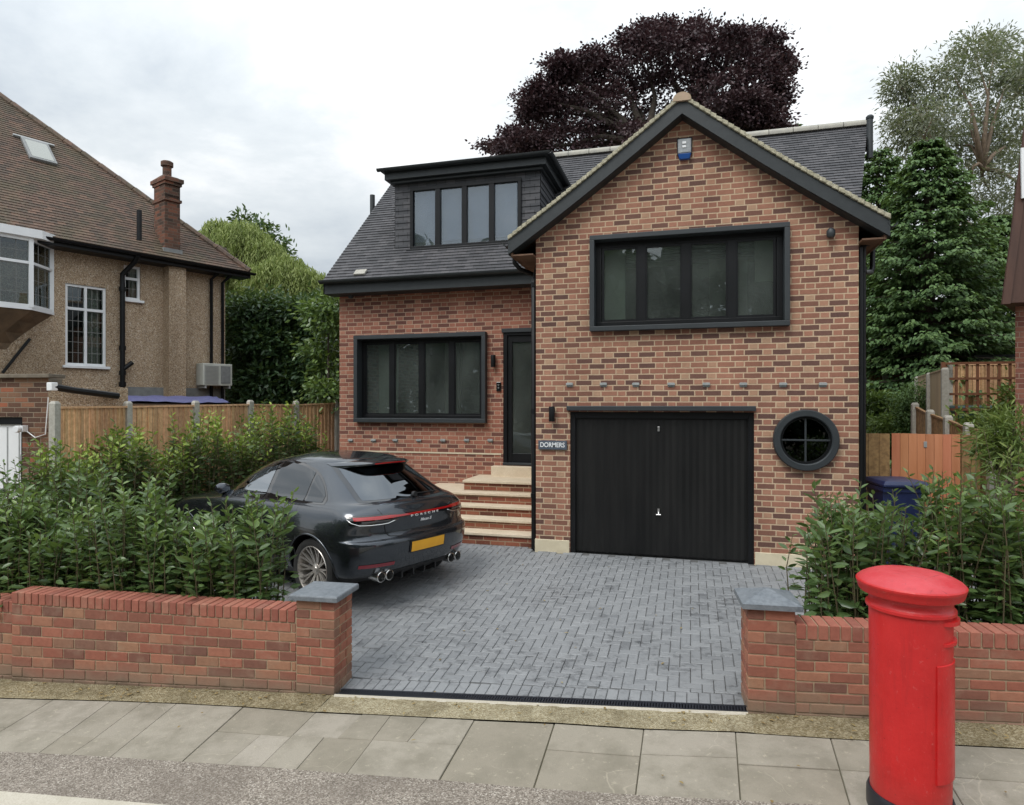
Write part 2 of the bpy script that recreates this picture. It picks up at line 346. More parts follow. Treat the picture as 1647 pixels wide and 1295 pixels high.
ckm = t_.m('MULTIPLY', t_.maprange(ck, .001, .004, 1, 0), t_.maprange(t_.noise(co, 1.7, 3), .53, .62, 0, .32))
pc = t_.mix(ckm, pc, (.47, .42, .33))
finish(t_, pc, .85, t_.m('ADD', t_.noise(co, 90., 5, .7), t_.m('MULTIPLY', t_.noise(co, 6., 4), 1.5)), .005, .55, spec=.35)
PAVER, t_ = newmat('drive_paver'); co = ocoord(t_)
ri = t_.n('ShaderNodeNewGeometry').outputs['Random Per Island']
pc = t_.ramp(ri, [(0, (.15, .155, .162)), (.03, (.19, .196, .204)), (.06, (.20, .206, .213)), (.6, (.212, .218, .225)), (1, (.238, .244, .25))])
big = t_.maprange(t_.noise(co, 1.1, 5, .62, .4), .47, .66, 0, 1)
pc = t_.mix(t_.m('MULTIPLY', big, .28), pc, (.12, .124, .13))
blot = t_.maprange(t_.noise(t_.n('ShaderNodeMapping', {'Vector': co, 'Scale': (1, 1.5, 1)}).outputs[0], 9., 5, .72), .52, .585, 0, .85)
pc = t_.mix(t_.m('MULTIPLY', blot, t_.m('ADD', .25, t_.m('MULTIPLY', big, .75))), pc, (.06, .063, .068))
pc = t_.mix(t_.maprange(t_.noise(co, 70., 3, .7), .5, .7, 0, .3), pc, (.33, .335, .335))
wet = t_.maprange(big, 0, 1, .62, .45)
finish(t_, pc, wet, t_.noise(co, 45., 5, .7), .004, .5, spec=.5)
JOINT = pmat('joint_sand', (.075, .076, .078), (.12, .118, .112), 12., .95)
SJOINT = pmat('slab_joint', (.10, .085, .055), (.17, .145, .10), 10., .95, fine=(30., (.08, .09, .035), .6))
PAINT, t_ = newmat('car_paint')
p_ = finish(t_, (.048, .055, .065), .27, metal=.85, spec=.5, coat=1.); p_.inputs['Coat Roughness'].default_value = .025
PLASTIC = pmat('black_plastic', (.012, .012, .013), None, rough=.5)
GLOSSB = pmat('gloss_black', (.006, .006, .007), None, rough=.06, coat=1.)
TYRE = pmat('tyre_rubber', (.016, .016, .016), (.026, .025, .024), 20., .75)
RIM = pmat('rim_alloy', (.56, .52, .48), None, metal=.75, rough=.32)
RIMD = pmat('rim_dark', (.02, .02, .02), None, metal=.5, rough=.4)
REDL = pmat('tail_red', (.36, .006, .006), None, rough=.12, coat=1.)
REDR = pmat('reflector_red', (.22, .008, .02), None, rough=.2, coat=1.)
PLATE = pmat('plate_yellow', (.80, .40, .025), (.74, .36, .02), 8., .45)
GLASSC = glassmat('car_glass', (.10, .11, .115), .13)
GLASSS = glassmat('car_glass_side', (.08, .09, .095), .07)
GLASSF = glassmat('car_glass_front', (.30, .34, .34), .26)
LAURL = leafmat('laurel_leaf', (.048, .092, .030), (.118, .190, .062), (.26, .37, .07), .33, .28, .55)
LAURB = leafmat('laurel_leaf_back', (.036, .066, .022), (.08, .135, .038), (.38, .50, .07), .42, .25)
BEECH = leafmat('copper_leaf', (.040, .024, .030), (.095, .056, .062), (.075, .045, .04), .5, .12, .4, (.12, .045, .05))
EUCA = leafmat('gum_leaf', (.14, .16, .125), (.22, .23, .17), (.17, .14, .07), .55, .3)
CONIF = leafmat('conifer_leaf', (.040, .085, .030), (.10, .18, .058), (.18, .27, .08), .6, .2)
WILL = leafmat('willow_leaf', (.16, .21, .05), (.25, .31, .10), (.34, .38, .13), .6, .35)
YEW = leafmat('dark_hedge_leaf', (.020, .046, .020), (.050, .098, .038), (.09, .15, .03), .45, .2)
LIME = leafmat('light_shrub_leaf', (.06, .11, .022), (.13, .19, .045), (.26, .31, .07), .5, .3)
BARK = pmat('bark', (.06, .048, .036), (.11, .09, .07), 8., .9, bscale=20, bdist=.02)
TWIG = pmat('twig', (.075, .06, .03), (.11, .09, .045), 12., .8)

# ------------------------------------------------------------------ mesh helpers
class MB:
    def __init__(s): s.v = []; s.f = []; s.mi = []
    def face(s, pts, mi=0):
        b = len(s.v); s.v += [tuple(p) for p in pts]; s.f.append(list(range(b, b + len(pts)))); s.mi.append(mi)
    def hexa(s, p, mi=0):     # 8 points: bottom 4 ccw, top 4 ccw
        b = len(s.v); s.v += [tuple(q) for q in p]
        for q in ((3, 2, 1, 0), (4, 5, 6, 7), (0, 1, 5, 4), (1, 2, 6, 5), (2, 3, 7, 6), (3, 0, 4, 7)):
            s.f.append([b + i for i in q]); s.mi.append(mi)
        return s
    def box(s, x0, x1, y0, y1, z0, z1, mi=0):
        x0, x1 = sorted((x0, x1)); y0, y1 = sorted((y0, y1)); z0, z1 = sorted((z0, z1))
        return s.hexa([(x0, y0, z0), (x1, y0, z0), (x1, y1, z0), (x0, y1, z0), (x0, y0, z1), (x1, y0, z1), (x1, y1, z1), (x0, y1, z1)], mi)
    def obox(s, o, a, b, c, mi=0):   # corner + three edge vectors
        o, a, b, c = Vector(o), Vector(a), Vector(b), Vector(c)
        if a.cross(b).dot(c) < 0: a, b = b, a
        return s.hexa([o, o + a, o + a + b, o + b, o + c, o + a + c, o + a + b + c, o + b + c], mi)
    def loft(s, rings, closed=True, cap=True, mi=0):
        b = len(s.v); n = len(rings[0])
        for r in rings: s.v += [tuple(p) for p in r]
        for i in range(len(rings) - 1):
            for j in range(n if closed else n - 1):
                k = (j + 1) % n
                s.f.append([b + i * n + j, b + i * n + k, b + (i + 1) * n + k, b + (i + 1) * n + j]); s.mi.append(mi)
        if cap and closed:
            s.f.append([b + j for j in range(n)][::-1]); s.mi.append(mi)
            s.f.append([b + (len(rings) - 1) * n + j for j in range(n)]); s.mi.append(mi)
        return s
    def lathe(s, prof, c=(0, 0, 0), n=48, axis='z', mi=0, cap=True):
        rings = []
        for r, h in prof:
            ring = []
            for i in range(n):
                a = 2 * math.pi * i / n; x, y = r * math.cos(a), r * math.sin(a)
                if axis == 'z': p = (c[0] + x, c[1] + y, c[2] + h)
                elif axis == 'y': p = (c[0] + x, c[1] + h, c[2] - y)
                else: p = (c[0] + h, c[1] + x, c[2] + y)
                ring.append(p)
            rings.append(ring)
        return s.loft(rings, True, cap, mi)
    def tube(s, path, r, n=10, mi=0):
        path = [Vector(p) for p in path]; rr = r if isinstance(r, (list, tuple)) else [r] * len(path)
        rings = []; up = Vector((.13, .21, .97)).normalized(); pv = None
        for i, p in enumerate(path):
            d = (path[min(i + 1, len(path) - 1)] - path[max(i - 1, 0)]).normalized()
            if pv is None:
                a = d.cross(up); a = a.normalized() if a.length > 1e-4 else d.orthogonal().normalized()
            else: a = (pv - d * pv.dot(d)).normalized()
            pv = a; b = d.cross(a)
            rings.append([p + (a * math.cos(2 * math.pi * k / n) + b * math.sin(2 * math.pi * k / n)) * rr[i] for k in range(n)])
        return s.loft(rings, True, True, mi)
    def prism(s, poly, ext, mi=0):
        ext = Vector(ext); poly = [Vector(p) for p in poly]; n = len(poly); b = len(s.v)
        s.v += [tuple(p) for p in poly] + [tuple(p + ext) for p in poly]
        s.f.append(list(range(b, b + n))); s.f.append([b + n + i for i in range(n)][::-1]); s.mi += [mi, mi]
        for i in range(n):
            j = (i + 1) % n; s.f.append([b + j, b + i, b + n + i, b + n + j]); s.mi.append(mi)
        return s
    def build(s, name, mats, parent=None, smooth=False, bevel=0., local=False, recalc=True, seg=2):
        me = bpy.data.meshes.new(name); me.from_pydata(s.v, [], s.f)
        mats = mats if isinstance(mats, (list, tuple)) else [mats]
        for m in mats: me.materials.append(m)
        me.polygons.foreach_set('material_index', s.mi)
        if recalc:
            bm = bmesh.new(); bm.from_mesh(me); bmesh.ops.recalc_face_normals(bm, faces=bm.faces); bm.to_mesh(me); bm.free()
        if smooth:
            me.shade_smooth()
            if smooth is not True: me.set_sharp_from_angle(angle=R(smooth))
        me.update()
        return link(name, me, parent, local, bevel, seg)
def wm(o):
    m = o.matrix_basis.copy()
    return (wm(o.parent) @ o.matrix_parent_inverse @ m) if o.parent else m
def link(name, data, parent=None, local=False, bevel=0., seg=2):
    o = bpy.data.objects.new(name, data); COL.objects.link(o)
    if parent:
        o.parent = parent
        if not local: o.matrix_parent_inverse = wm(parent).inverted()
    if bevel:
        b = o.modifiers.new('bevel', 'BEVEL'); b.width = bevel; b.segments = seg; b.limit_method = 'ANGLE'; b.angle_limit = R(40)
        b.harden_normals = False
    return o
def tag(o, label=None, cat=None, group=None, kind=None):
    if label: o['label'] = label
    if cat: o['category'] = cat
    if group: o['group'] = group
    if kind: o['kind'] = kind
    return o
def thing(name, label, cat, loc=(0, 0, 0), rz=0., group=None):
    o = bpy.data.objects.new(name, None); COL.objects.link(o); o.location = loc; o.rotation_euler = (0, 0, rz)
    o.empty_display_size = .3
    return tag(o, label, cat, group)
def textmesh(s, size, depth, font_shear=0., spacing=1.):
    cu = bpy.data.curves.new('txt', 'FONT'); cu.body = s; cu.size = size; cu.extrude = depth; cu.shear = font_shear
    cu.align_x = 'CENTER'; cu.align_y = 'CENTER'; cu.space_character = spacing; cu.offset = size * .012
    ob = bpy.data.objects.new('txt', cu); COL.objects.link(ob)
    bpy.context.view_layer.update()
    me = bpy.data.meshes.new_from_object(ob.evaluated_get(bpy.context.evaluated_depsgraph_get()))
    bpy.data.objects.remove(ob); bpy.data.curves.remove(cu); return me
def unit(v): return v / (np.linalg.norm(v, axis=-1, keepdims=True) + 1e-9)
def leafobj(name, mat, P, D, L, Wd, parent=None, up=None, fold=.25, young=None, bend=.12):
    """many separate leaves: P base, D axis, L length, Wd width; each leaf two quads folded at the midrib"""
    N = len(P); D = unit(D)
    if up is None: up = rng.normal(size=(N, 3)) * .7 + np.array([0, 0, 1.])
    sd_ = unit(np.cross(D, up)); nn = unit(np.cross(sd_, D))
    L = np.broadcast_to(np.asarray(L, float), (N,))[:, None]; Wd = np.broadcast_to(np.asarray(Wd, float), (N,))[:, None] * .5
    V = np.zeros((N, 6, 3))
    V[:, 0] = P; V[:, 3] = P + D * L - nn * L * bend
    for k, (a, w) in enumerate(((.32, .92), (.68, .8))):
        c = P + D * L * a - nn * L * bend * a * a
        V[:, 1 + k] = c - sd_ * Wd * w + nn * Wd * fold; V[:, 5 - k] = c + sd_ * Wd * w + nn * Wd * fold
    me = bpy.data.meshes.new(name); me.vertices.add(N * 6); me.vertices.foreach_set('co', V.reshape(-1).astype(np.float32))
    lp = (np.arange(N)[:, None] * 6 + np.array([0, 3, 2, 1, 0, 5, 4, 3])[None]).reshape(-1)
    me.loops.add(N * 8); me.loops.foreach_set('vertex_index', lp.astype(np.int32))
    me.polygons.add(N * 2); me.polygons.foreach_set('loop_start', (np.arange(N * 2) * 4).astype(np.int32))
    me.update(calc_edges=True); me.materials.append(mat)
    at = me.attributes.new('young', 'FLOAT', 'POINT')
    yv = np.zeros(N) if young is None else np.broadcast_to(young, (N,))
    at.data.foreach_set('value', np.repeat(yv, 6).astype(np.float32))
    return link(name, me, parent)

# ------------------------------------------------------------------ setting: ground, road, pavement, drive
def gz(x, y):
    yw = wally(x)
    if y < 2.9: return pav(x, y) - .25
    if y < yw: return pav(x, y) - .03
    if y < 8.9: return drive(x, y) - .10
    return HZ - .05 + min((y - 8.9) * .03, .5)
g = MB(); xs = [-300, -80, -30, -14, -10, -8, -6, -5, -4, -3, -2, -1, 0, 1, 2, 3, 4, 6, 8, 10, 14, 30, 80, 300]
ys = [-200, -60, -10, 0, 2, 3, 3.5, 4, 4.4, 4.7, 5, 5.3, 6, 7, 8, 8.5, 8.9, 9.5, 12, 16, 25, 60, 200, 600]
gl_ = [[(x, y, gz(x, y) - .012) for x in xs] for y in ys]
g.loft(gl_, closed=False, cap=False)
tag(g.build('ground', SOILD, smooth=True), kind='structure')

T_ = [(-20, 1124), (85.6, 1126.6), (178, 1129), (284, 1133), (391.6, 1138.6), (508, 1147.7), (628, 1153.5), (762, 1160), (892, 1165.6), (1035.5, 1175.4), (1183, 1180), (1336, 1190), (1490, 1198), (1660, 1207), (1850, 1218)]
B_ = [(-165, 1205), (-52, 1210), (60, 1215), (175, 1221), (291, 1229), (417, 1237), (556, 1248), (705, 1258.5), (858, 1272), (1022, 1283), (1191, 1292), (1369, 1302), (1560, 1316), (1760, 1330), (1980, 1345)]
TP = [onF(u, v, pav) for u, v in T_]; BP = [onF(u, v, pav) for u, v in B_]
# the row goes on outside the frame, parallel to itself
for lst in (TP, BP):
    dl = lst[0] - lst[1]; lst[:0] = [lst[0] + dl * k for k in range(12, 0, -1)]
    dr = lst[-1] - lst[-2]; lst += [lst[-1] + dr * k for k in range(1, 12)]
for lst in (TP, BP):
    for p in lst: p.z = pav(p.x, p.y)
mid = {5: (.45, 1, 1), 6: (.45, 1, 0), 8: (.44, 0, 0), 9: (.42, 0, 0), 10: (.50, 0, 0), 11: (.5, 0, 0), 0: (.6, 0, 0), 1: (.62, 0, 0), 2: (.68, 1, 1), 4: (.48, 0, 1), 12: (.5, 0, 0)}
sl_ = MB()
def inset_slab(mb, q, gap=.008, th=.03):
    c = sum(q, Vector()) / len(q); n = len(q); pts = []
    for i in range(n):
        a, b, d = q[i - 1], q[i], q[(i + 1) % n]
        e1 = (a - b).normalized(); e2 = (d - b).normalized(); k = e1 + e2
        s_ = max(e1.cross(e2).length, .2)
        pts.append(b + k / s_ * gap)
    dz = random.uniform(-.003, .003)
    top = [p + Vector((0, 0, .008 + dz)) for p in pts]
    out = [p + (p - c).normalized() * .004 + Vector((0, 0, .003 + dz)) for p in pts]
    bot = [p + (p - c).normalized() * .004 - Vector((0, 0, .02)) for p in pts]
    mb.loft([bot, out, top], True, True)
def lerp(a, b, t): return a + (b - a) * t
for i in range(len(TP) - 1):
    a, b, c, d = BP[i], BP[i + 1], TP[i + 1], TP[i]
    k = i - 12; sp_ = mid.get(k)
    if sp_ is None and (k < 0 or k > 12) and k % 2: sp_ = (.5, 0, 0)
    if not sp_: inset_slab(sl_, [a, b, c, d]); continue
    f = sp_[0]; m1, m2 = lerp(d, a, f), lerp(c, b, f + random.uniform(-.03, .03))
    for q, brk in (([m1, m2, c, d], sp_[1]), ([a, b, m2, m1], sp_[2])):
        if brk:
            fx_ = random.uniform(.4, .6); e, h_ = lerp(q[0], q[1], fx_), lerp(q[3], q[2], fx_ + random.uniform(-.12, .12))
            inset_slab(sl_, [q[0], e, h_, q[3]], .003); inset_slab(sl_, [e, q[1], q[2], h_], .003)
        else: inset_slab(sl_, q, .006)
tag(sl_.build('pavement', SLAB), kind='structure')
jb = MB(); jb.loft([[p + Vector((0, 0, -.004)) for p in BP], [p + Vector((0, 0, -.004)) for p in TP]], False, False)
tag(jb.build('paving_joints', SJOINT), kind='structure')
# soil/mortar strip between slabs and wall, and the concrete apron before the drive
XL = onW(540, 1120).x; XR = onW(1203, 1150).x
st = MB(); rows = []
edge_top = []
for p in TP: edge_top.append(p)
N_ = len(TP)
def strip(mb, x0, x1, n, front_fn, back_fn, z_off, bumpy=0.):
    f, b, mrow = [], [], []
    for i in range(n + 1):
        x = lerp(x0, x1, i / n); pf = front_fn(x); pb = back_fn(x)
        f.append((x, pf, pav(x, pf) + z_off)); b.append((x, pb, pav(x, pb) + z_off + .015))
        pm = (pf + pb) / 2; mrow.append((x, pm, pav(x, pm) + z_off + bumpy * (1 + .6 * math.sin(x * 9) * math.sin(x * 23))))
    mb.loft([f, mrow, b], False, False)
def fr(x):
    for a, b in zip(TP, TP[1:]):
        if a.x <= x <= b.x: return lerp(a.y, b.y, (x - a.x) / (b.x - a.x)) + .01
    return (TP[0].y if x < TP[0].x else TP[-1].y)
strip(st, -14, XL - .02, 120, fr, lambda x: wally(x) + .05, .006, .018)
strip(st, XR + .02, 12, 120, fr, lambda x: wally(x) + .05, .006, .014)
tag(st.build('soil_verge', SOIL, smooth=True), kind='structure')
ap = MB(); strip(ap, XL - .02, XR + .02, 40, fr, lambda x: wally(x) - .015, .010, .006)
ob_ap = tag(ap.build('apron', CONCA, smooth=True), kind='structure')
ks = MB(); strip(ks, XL, XR, 30, lambda x: wally(x) - .045, lambda x: wally(x) - .018, .022, .002)
tag(ks.build('apron_edging', KERB), kind='structure')
# asphalt band, kerb, road
KL = [onF(-40, 1275, pav), onF(210, 1296, pav)]; kd = (KL[1] - KL[0]).normalized()
def ky(x): return KL[0].y + (x - KL[0].x) * kd.y / kd.x
def be(x):
    for a, b in zip(BP, BP[1:]):
        if a.x <= x <= b.x: return lerp(a.y, b.y, (x - a.x) / (b.x - a.x)) - .004
    return BP[0].y if x < BP[0].x else BP[-1].y
ab = MB(); strip(ab, -13, 10, 90, lambda x: min(ky(x), be(x) - .3), be, .004, .002)
tag(ab.build('asphalt_footway', ASPH, smooth=True), kind='structure')
kb = MB(); strip(kb, -13, 10, 60, lambda x: min(ky(x), be(x) - .3) - .16, lambda x: min(ky(x), be(x) - .3) - .004, .012, .002)
tag(kb.build('kerb', KERB), kind='structure')
rd = MB()
rd.loft([[(x, y, pav(x, y) - (.09 if y > -8 else .09)) for x in (-60, -14, -6, 0, 6, 14, 60)] for y in (-9, 0, 2., 3.2)], False, False)
tag(rd.build('road', ROAD), kind='structure')
# block paved drive in herringbone
DX0, DX1 = -6.1, 3.4
dj = MB(); dj.loft([[(x, lerp(wally(x) + .10, 10.9, j / 14), drive(x, lerp(wally(x) + .10, 10.9, j / 14)) - .012) for x in np.linspace(DX0, DX1, 24)] for j in range(15)], False, False)
tag(dj.build('drive_joints', JOINT, smooth=True), kind='structure')
pv_ = MB()
def block(mb, x0, x1, y0, y1):
    g_ = .0028; c = .005; dz = random.uniform(-.0015, .0015)
    def P(x, y, z): return (x, y, drive(x, y) + z + dz)
    x0 += g_; x1 -= g_; y0 += g_; y1 -= g_
    b = [P(x0, y0, -.03), P(x1, y0, -.03), P(x1, y1, -.03), P(x0, y1, -.03)]
    m = [P(x0, y0, -.004), P(x1, y0, -.004), P(x1, y1, -.004), P(x0, y1, -.004)]
    t = [P(x0 + c, y0 + c, 0), P(x1 - c, y0 + c, 0), P(x1 - c, y1 - c, 0), P(x0 + c, y1 - c, 0)]
    mb.loft([b, m, t], True, True)
bw = .09
for i in range(-80, 60):
    for j in range(0, 78):
        x, y = i * bw, 4.0 + j * bw
        k = (i - j) % 4
        if k == 0: q = (x, x + 2 * bw, y, y + bw)
        elif k == 3: q = (x, x + bw, y, y + 2 * bw)
        else: continue
        cx, cy = (q[0] + q[1]) / 2, (q[2] + q[3]) / 2
        if cx < DX0 or cx > 3.3 or cy > 10.0: continue
        lim = wally(cx) + .322
        if q[3] <= lim + .03: continue
        q = (q[0], q[1], max(q[2], lim), q[3])
        if cx > -2.2 and cx < 2.1 and cy > 8.83: continue
        block(pv_, *q)
# a header course along the drain
nh = int((3.3 - DX0) / .088)
for i in range(nh):
    x = DX0 + i * .088; yb = wally(x + .044) + .115
    block(pv_, x, x + .088, yb, yb + .2)
tag(pv_.build('driveway', PAVER, recalc=True), kind='structure')
dr = thing('drainage_channel', 'narrow black slotted drain grating along the front edge of the grey drive', 'drain', (lerp(XL, XR, .5), wally(lerp(XL, XR, .5)), 0))
d1 = MB(); d2 = MB(); n = 150
for i in range(n):
    x0 = lerp(XL + .01, XR - .01, i / n); x1 = lerp(XL + .01, XR - .01, (i + .62) / n); y = wally(x0)
    d1.hexa([(x0, y + .012, pav(x0, y) + .006), (x1, y + .012, pav(x1, y) + .006), (x1, y + .088, pav(x1, y) + .006), (x0, y + .088, pav(x0, y) + .006),
             (x0, y + .012, pav(x0, y) + .028), (x1, y + .012, pav(x1, y) + .028), (x1, y + .088, pav(x1, y) + .028), (x0, y + .088, pav(x0, y) + .028)])
for ya, yb in ((-.008, .016), (.084, .108)):
    for x0, x1 in ((XL, XR),):
        p = [(x0, wally(x0) + ya), (x1, wally(x1) + ya), (x1, wally(x1) + yb), (x0, wally(x0) + yb)]
        d2.hexa([(x, y, pav(x, wally(x)) - .05) for x, y in p] + [(x, y, pav(x, wally(x)) + .030) for x, y in p])
DRM = pmat('drain_plastic', (.010, .012, .018), (.018, .02, .026), 9., .45)
d1.build('grating', DRM, dr); d2.build('edge_rail', DRM, dr)

# ------------------------------------------------------------------ garden walls: real bricks on a mortar core
def garden_wall(root, xa, xb, zt_a, zt_b, courses=8, y_off=0., thick=.215, seed=1, pier=None):
    """front face on the wall line from xa to xb; top heights at both ends"""
    rr = random.Random(seed)
    core = MB(); br = MB(); cp = MB()
    L = (xb - xa) / WD.x; o = Vector((xa, wally(xa), 0)) + WN * y_off
    def P(s, d, z): 
        q = o + WD * s + WN * d; return Vector((q.x, q.y, z))
    za, zb = pav(xa, wally(xa)) - .04, pav(xb, wally(xb)) - .04
    cop = .112
    def zlev(s, k):       # k from 0 (bottom) to courses (under coping)
        f = s / L; lo, hi = lerp(za, zb, f), lerp(zt_a, zt_b, f) - cop
        return lerp(lo, hi, k / courses)
    e0, e1 = (.02, -.004) if pier == 'start' else (-.004, .02) if pier == 'end' else (-.004, -.004)
    core.hexa([P(-e0, .007, za - .05), P(L + e1, .007, zb - .05), P(L + e1, thick - .007, zb - .05), P(-e0, thick - .007, za - .05),
               P(-e0, .007, zt_a - .012), P(L + e1, .007, zt_b - .012), P(L + e1, thick - .007, zt_b - .012), P(-e0, thick - .007, zt_a - .012)])
    core.build('mortar_core', GM, root)
    def brick(mb, s0, s1, d0, d1, zf0, zf1):
        j = .005; jx = [rr.uniform(-.0015, .0015) for _ in range(3)]
        s0 += j; s1 -= j
        if s1 - s0 < .02: return
        c = [(s0, d0), (s1, d0), (s1, d1), (s0, d1)]
        mb.hexa([P(s, d + jx[0], zf0(s) + j) for s, d in c] + [P(s, d + jx[0], zf1(s) - j + jx[1]) for s, d in c])
    for k in range(courses):
        s = -.1125 if k % 2 else 0.
        s += rr.uniform(-.02, .02) if k % 2 else 0
        while s < L:
            for d0, d1 in ((0, .1), (thick - .1, thick)):
                brick(br, max(s, 0), min(s + .225, L), d0, d1, lambda q, k=k: zlev(q, k), lambda q, k=k: zlev(q, k + 1))
            s += .225
    s = 0
    while s < L - .02:
        brick(cp, s, min(s + .075, L), -.004, thick + .004, lambda q: zlev(q, courses), lambda q: lerp(zt_a, zt_b, q / L) + .004)
        s += .075
    br.build('brickwork', GB, root, bevel=.004, seg=1); cp.build('coping', GC, root, bevel=.006, seg=2)
def pillar(root, xa, xb, z_top, courses, cap_kind, seed, zbase=None):
    rr = random.Random(seed); w = (xb - xa) / WD.x; dp = w
    o = Vector((xa, wally(xa), 0)) - WN * .004
    zb = pav(xa, wally(xa)) - .05 if zbase is None else zbase
    def P(s, d, z): q = o + WD * s + WN * d; return Vector((q.x, q.y, z))
    core = MB(); core.hexa([P(s, d, z) for z in (zb, z_top - .002) for s, d in ((.007, .007), (w - .007, .007), (w - .007, dp - .007), (.007, dp - .007))])
    core.build('pillar_core', GM, root)
    br = MB(); ch = (z_top - zb) / courses; j = .005
    for k in range(courses):
        z0, z1 = zb + k * ch + j, zb + (k + 1) * ch - j
        cut = w * (.36 if k % 2 else .64); t = .1
        def bk(s0, s1, d0, d1):
            e = rr.uniform(-.0012, .0012)
            br.hexa([P(s, d, z) for z in (z0, z1) for s, d in ((s0 + e, d0 + e), (s1 + e, d0 + e), (s1 + e, d1 + e), (s0 + e, d1 + e))])
        bk(0, cut - j, 0, t); bk(cut + j, w, 0, t)
        bk(0, cut - j, dp - t, dp); bk(cut + j, w, dp - t, dp)
        cd_ = dp * (.40 if k % 2 else .62)
        for sa, sb in ((0, t), (w - t, w)):
            bk(sa, sb, t + 2 * j, cd_ - j); bk(sa, sb, cd_ + j, dp - t - 2 * j)
    br.build('pillar_bricks', GB, root, bevel=.004, seg=1)
    cp = MB(); oh = .045; zt = z_top + .004
    base = [P(-oh, -oh, zt), P(w + oh, -oh, zt), P(w + oh, dp + oh, zt), P(-oh, dp + oh, zt)]
    top = [p + Vector((0, 0, .036)) for p in base]
    if cap_kind == 'flat':
        c = sum(top, Vector()) / 4; t2 = [lerp(p, c, .03) + Vector((0, 0, .012)) for p in top]
        cp.loft([base, top, t2], True, True)
    else:
        c = sum(top, Vector()) / 4; cp.loft([base, top], True, True)
        for i in range(4): cp.face([top[i] + Vector((0, 0, .001)), top[(i + 1) % 4] + Vector((0, 0, .001)), c + Vector((0, 0, .075))])
    cp.build('cap_stone', CAPM, root, bevel=.005 if cap_kind == 'flat' else 0)
CAPM = pmat('cap_slate', (.10, .115, .13), (.15, .165, .18), 9., .6, bscale=40, bdist=.003, fine=(30., (.24, .26, .28), .35))
pl0, pl1 = onW(477, 963).x, onW(538, 963).x; pr0, pr1 = onW(1203, 978).x, onW(1279, 978).x
wl = thing('garden_wall', 'low red brick wall in front of the long leafy hedge, its end pillar with a flat slate cap', 'garden wall', (pl0, wally(pl0), pav(pl0, wally(pl0))))
x20 = onW(18, 947).x
garden_wall(wl, x20, pl0 - .004, onW(18, 952).z, onW(470, 981).z, 8, seed=3, pier='end')
pillar(wl, pl0, pl1, onW(505, 966).z, 11, 'flat', 4)
wr = thing('garden_wall', 'low red brick wall behind the red pillar box, its end pillar with a pyramid slate cap', 'garden wall', (pr0, wally(pr0), pav(pr0, wally(pr0))))
garden_wall(wr, pr1 + .004, 5.2, onW(1283, 1004).z, onW(1647, 1028).z + .09, 8, seed=5, pier='start')
pillar(wr, pr0, pr1, onW(1240, 980).z, 10, 'pyramid', 6)
wn_ = thing('garden_wall', 'slightly lower end of the neighbouring brick garden wall at the left edge', 'garden wall', (x20 - .5, wally(x20), pav(x20, wally(x20))))
garden_wall(wn_, x20 - 2.6, x20 - .008, onW(5, 968).z - .02, onW(5, 968).z, 7, y_off=.03, seed=8)

# ------------------------------------------------------------------ the brick house
YF, YR = 8.85, 10.85
XA, XB = onY(862, 500, YF).x, onY(1381, 500, YF).x
XLH = onY(546, 500, YR).x
H = thing('brick_house', 'detached red brick house with a front gable, black window frames and a flat roofed dormer', 'house', (-1.5, YF, HZ))
def wall(parent, name, mat, x0, x1, z0, z1, Y, holes, depth=.25, tri=None):
    """front facing wall with rectangular openings and their reveals"""
    mb = MB(); xs = sorted({x0, x1, *[h[0] for h in holes], *[h[1] for h in holes]}); zs = sorted({z0, z1, *[h[2] for h in holes], *[h[3] for h in holes]})
    for a, b in zip(xs, xs[1:]):
        for c, d in zip(zs, zs[1:]):
            mx, mz = (a + b) / 2, (c + d) / 2
            if any(h[0] < mx < h[1] and h[2] < mz < h[3] for h in holes): continue
            mb.face([(a, Y, c), (b, Y, c), (b, Y, d), (a, Y, d)])
    for h in holes:
        a, b, c, d = h
        mb.face([(a, Y, c), (a, Y, d), (a, Y + depth, d), (a, Y + depth, c)]); mb.face([(b, Y, d), (b, Y, c), (b, Y + depth, c), (b, Y + depth, d)])
        mb.face([(a, Y, d), (b, Y, d), (b, Y + depth, d), (a, Y + depth, d)]); mb.face([(b, Y, c), (a, Y, c), (a, Y + depth, c), (b, Y + depth, c)])
    if tri:
        for q in tri: mb.face(q)
    return mb
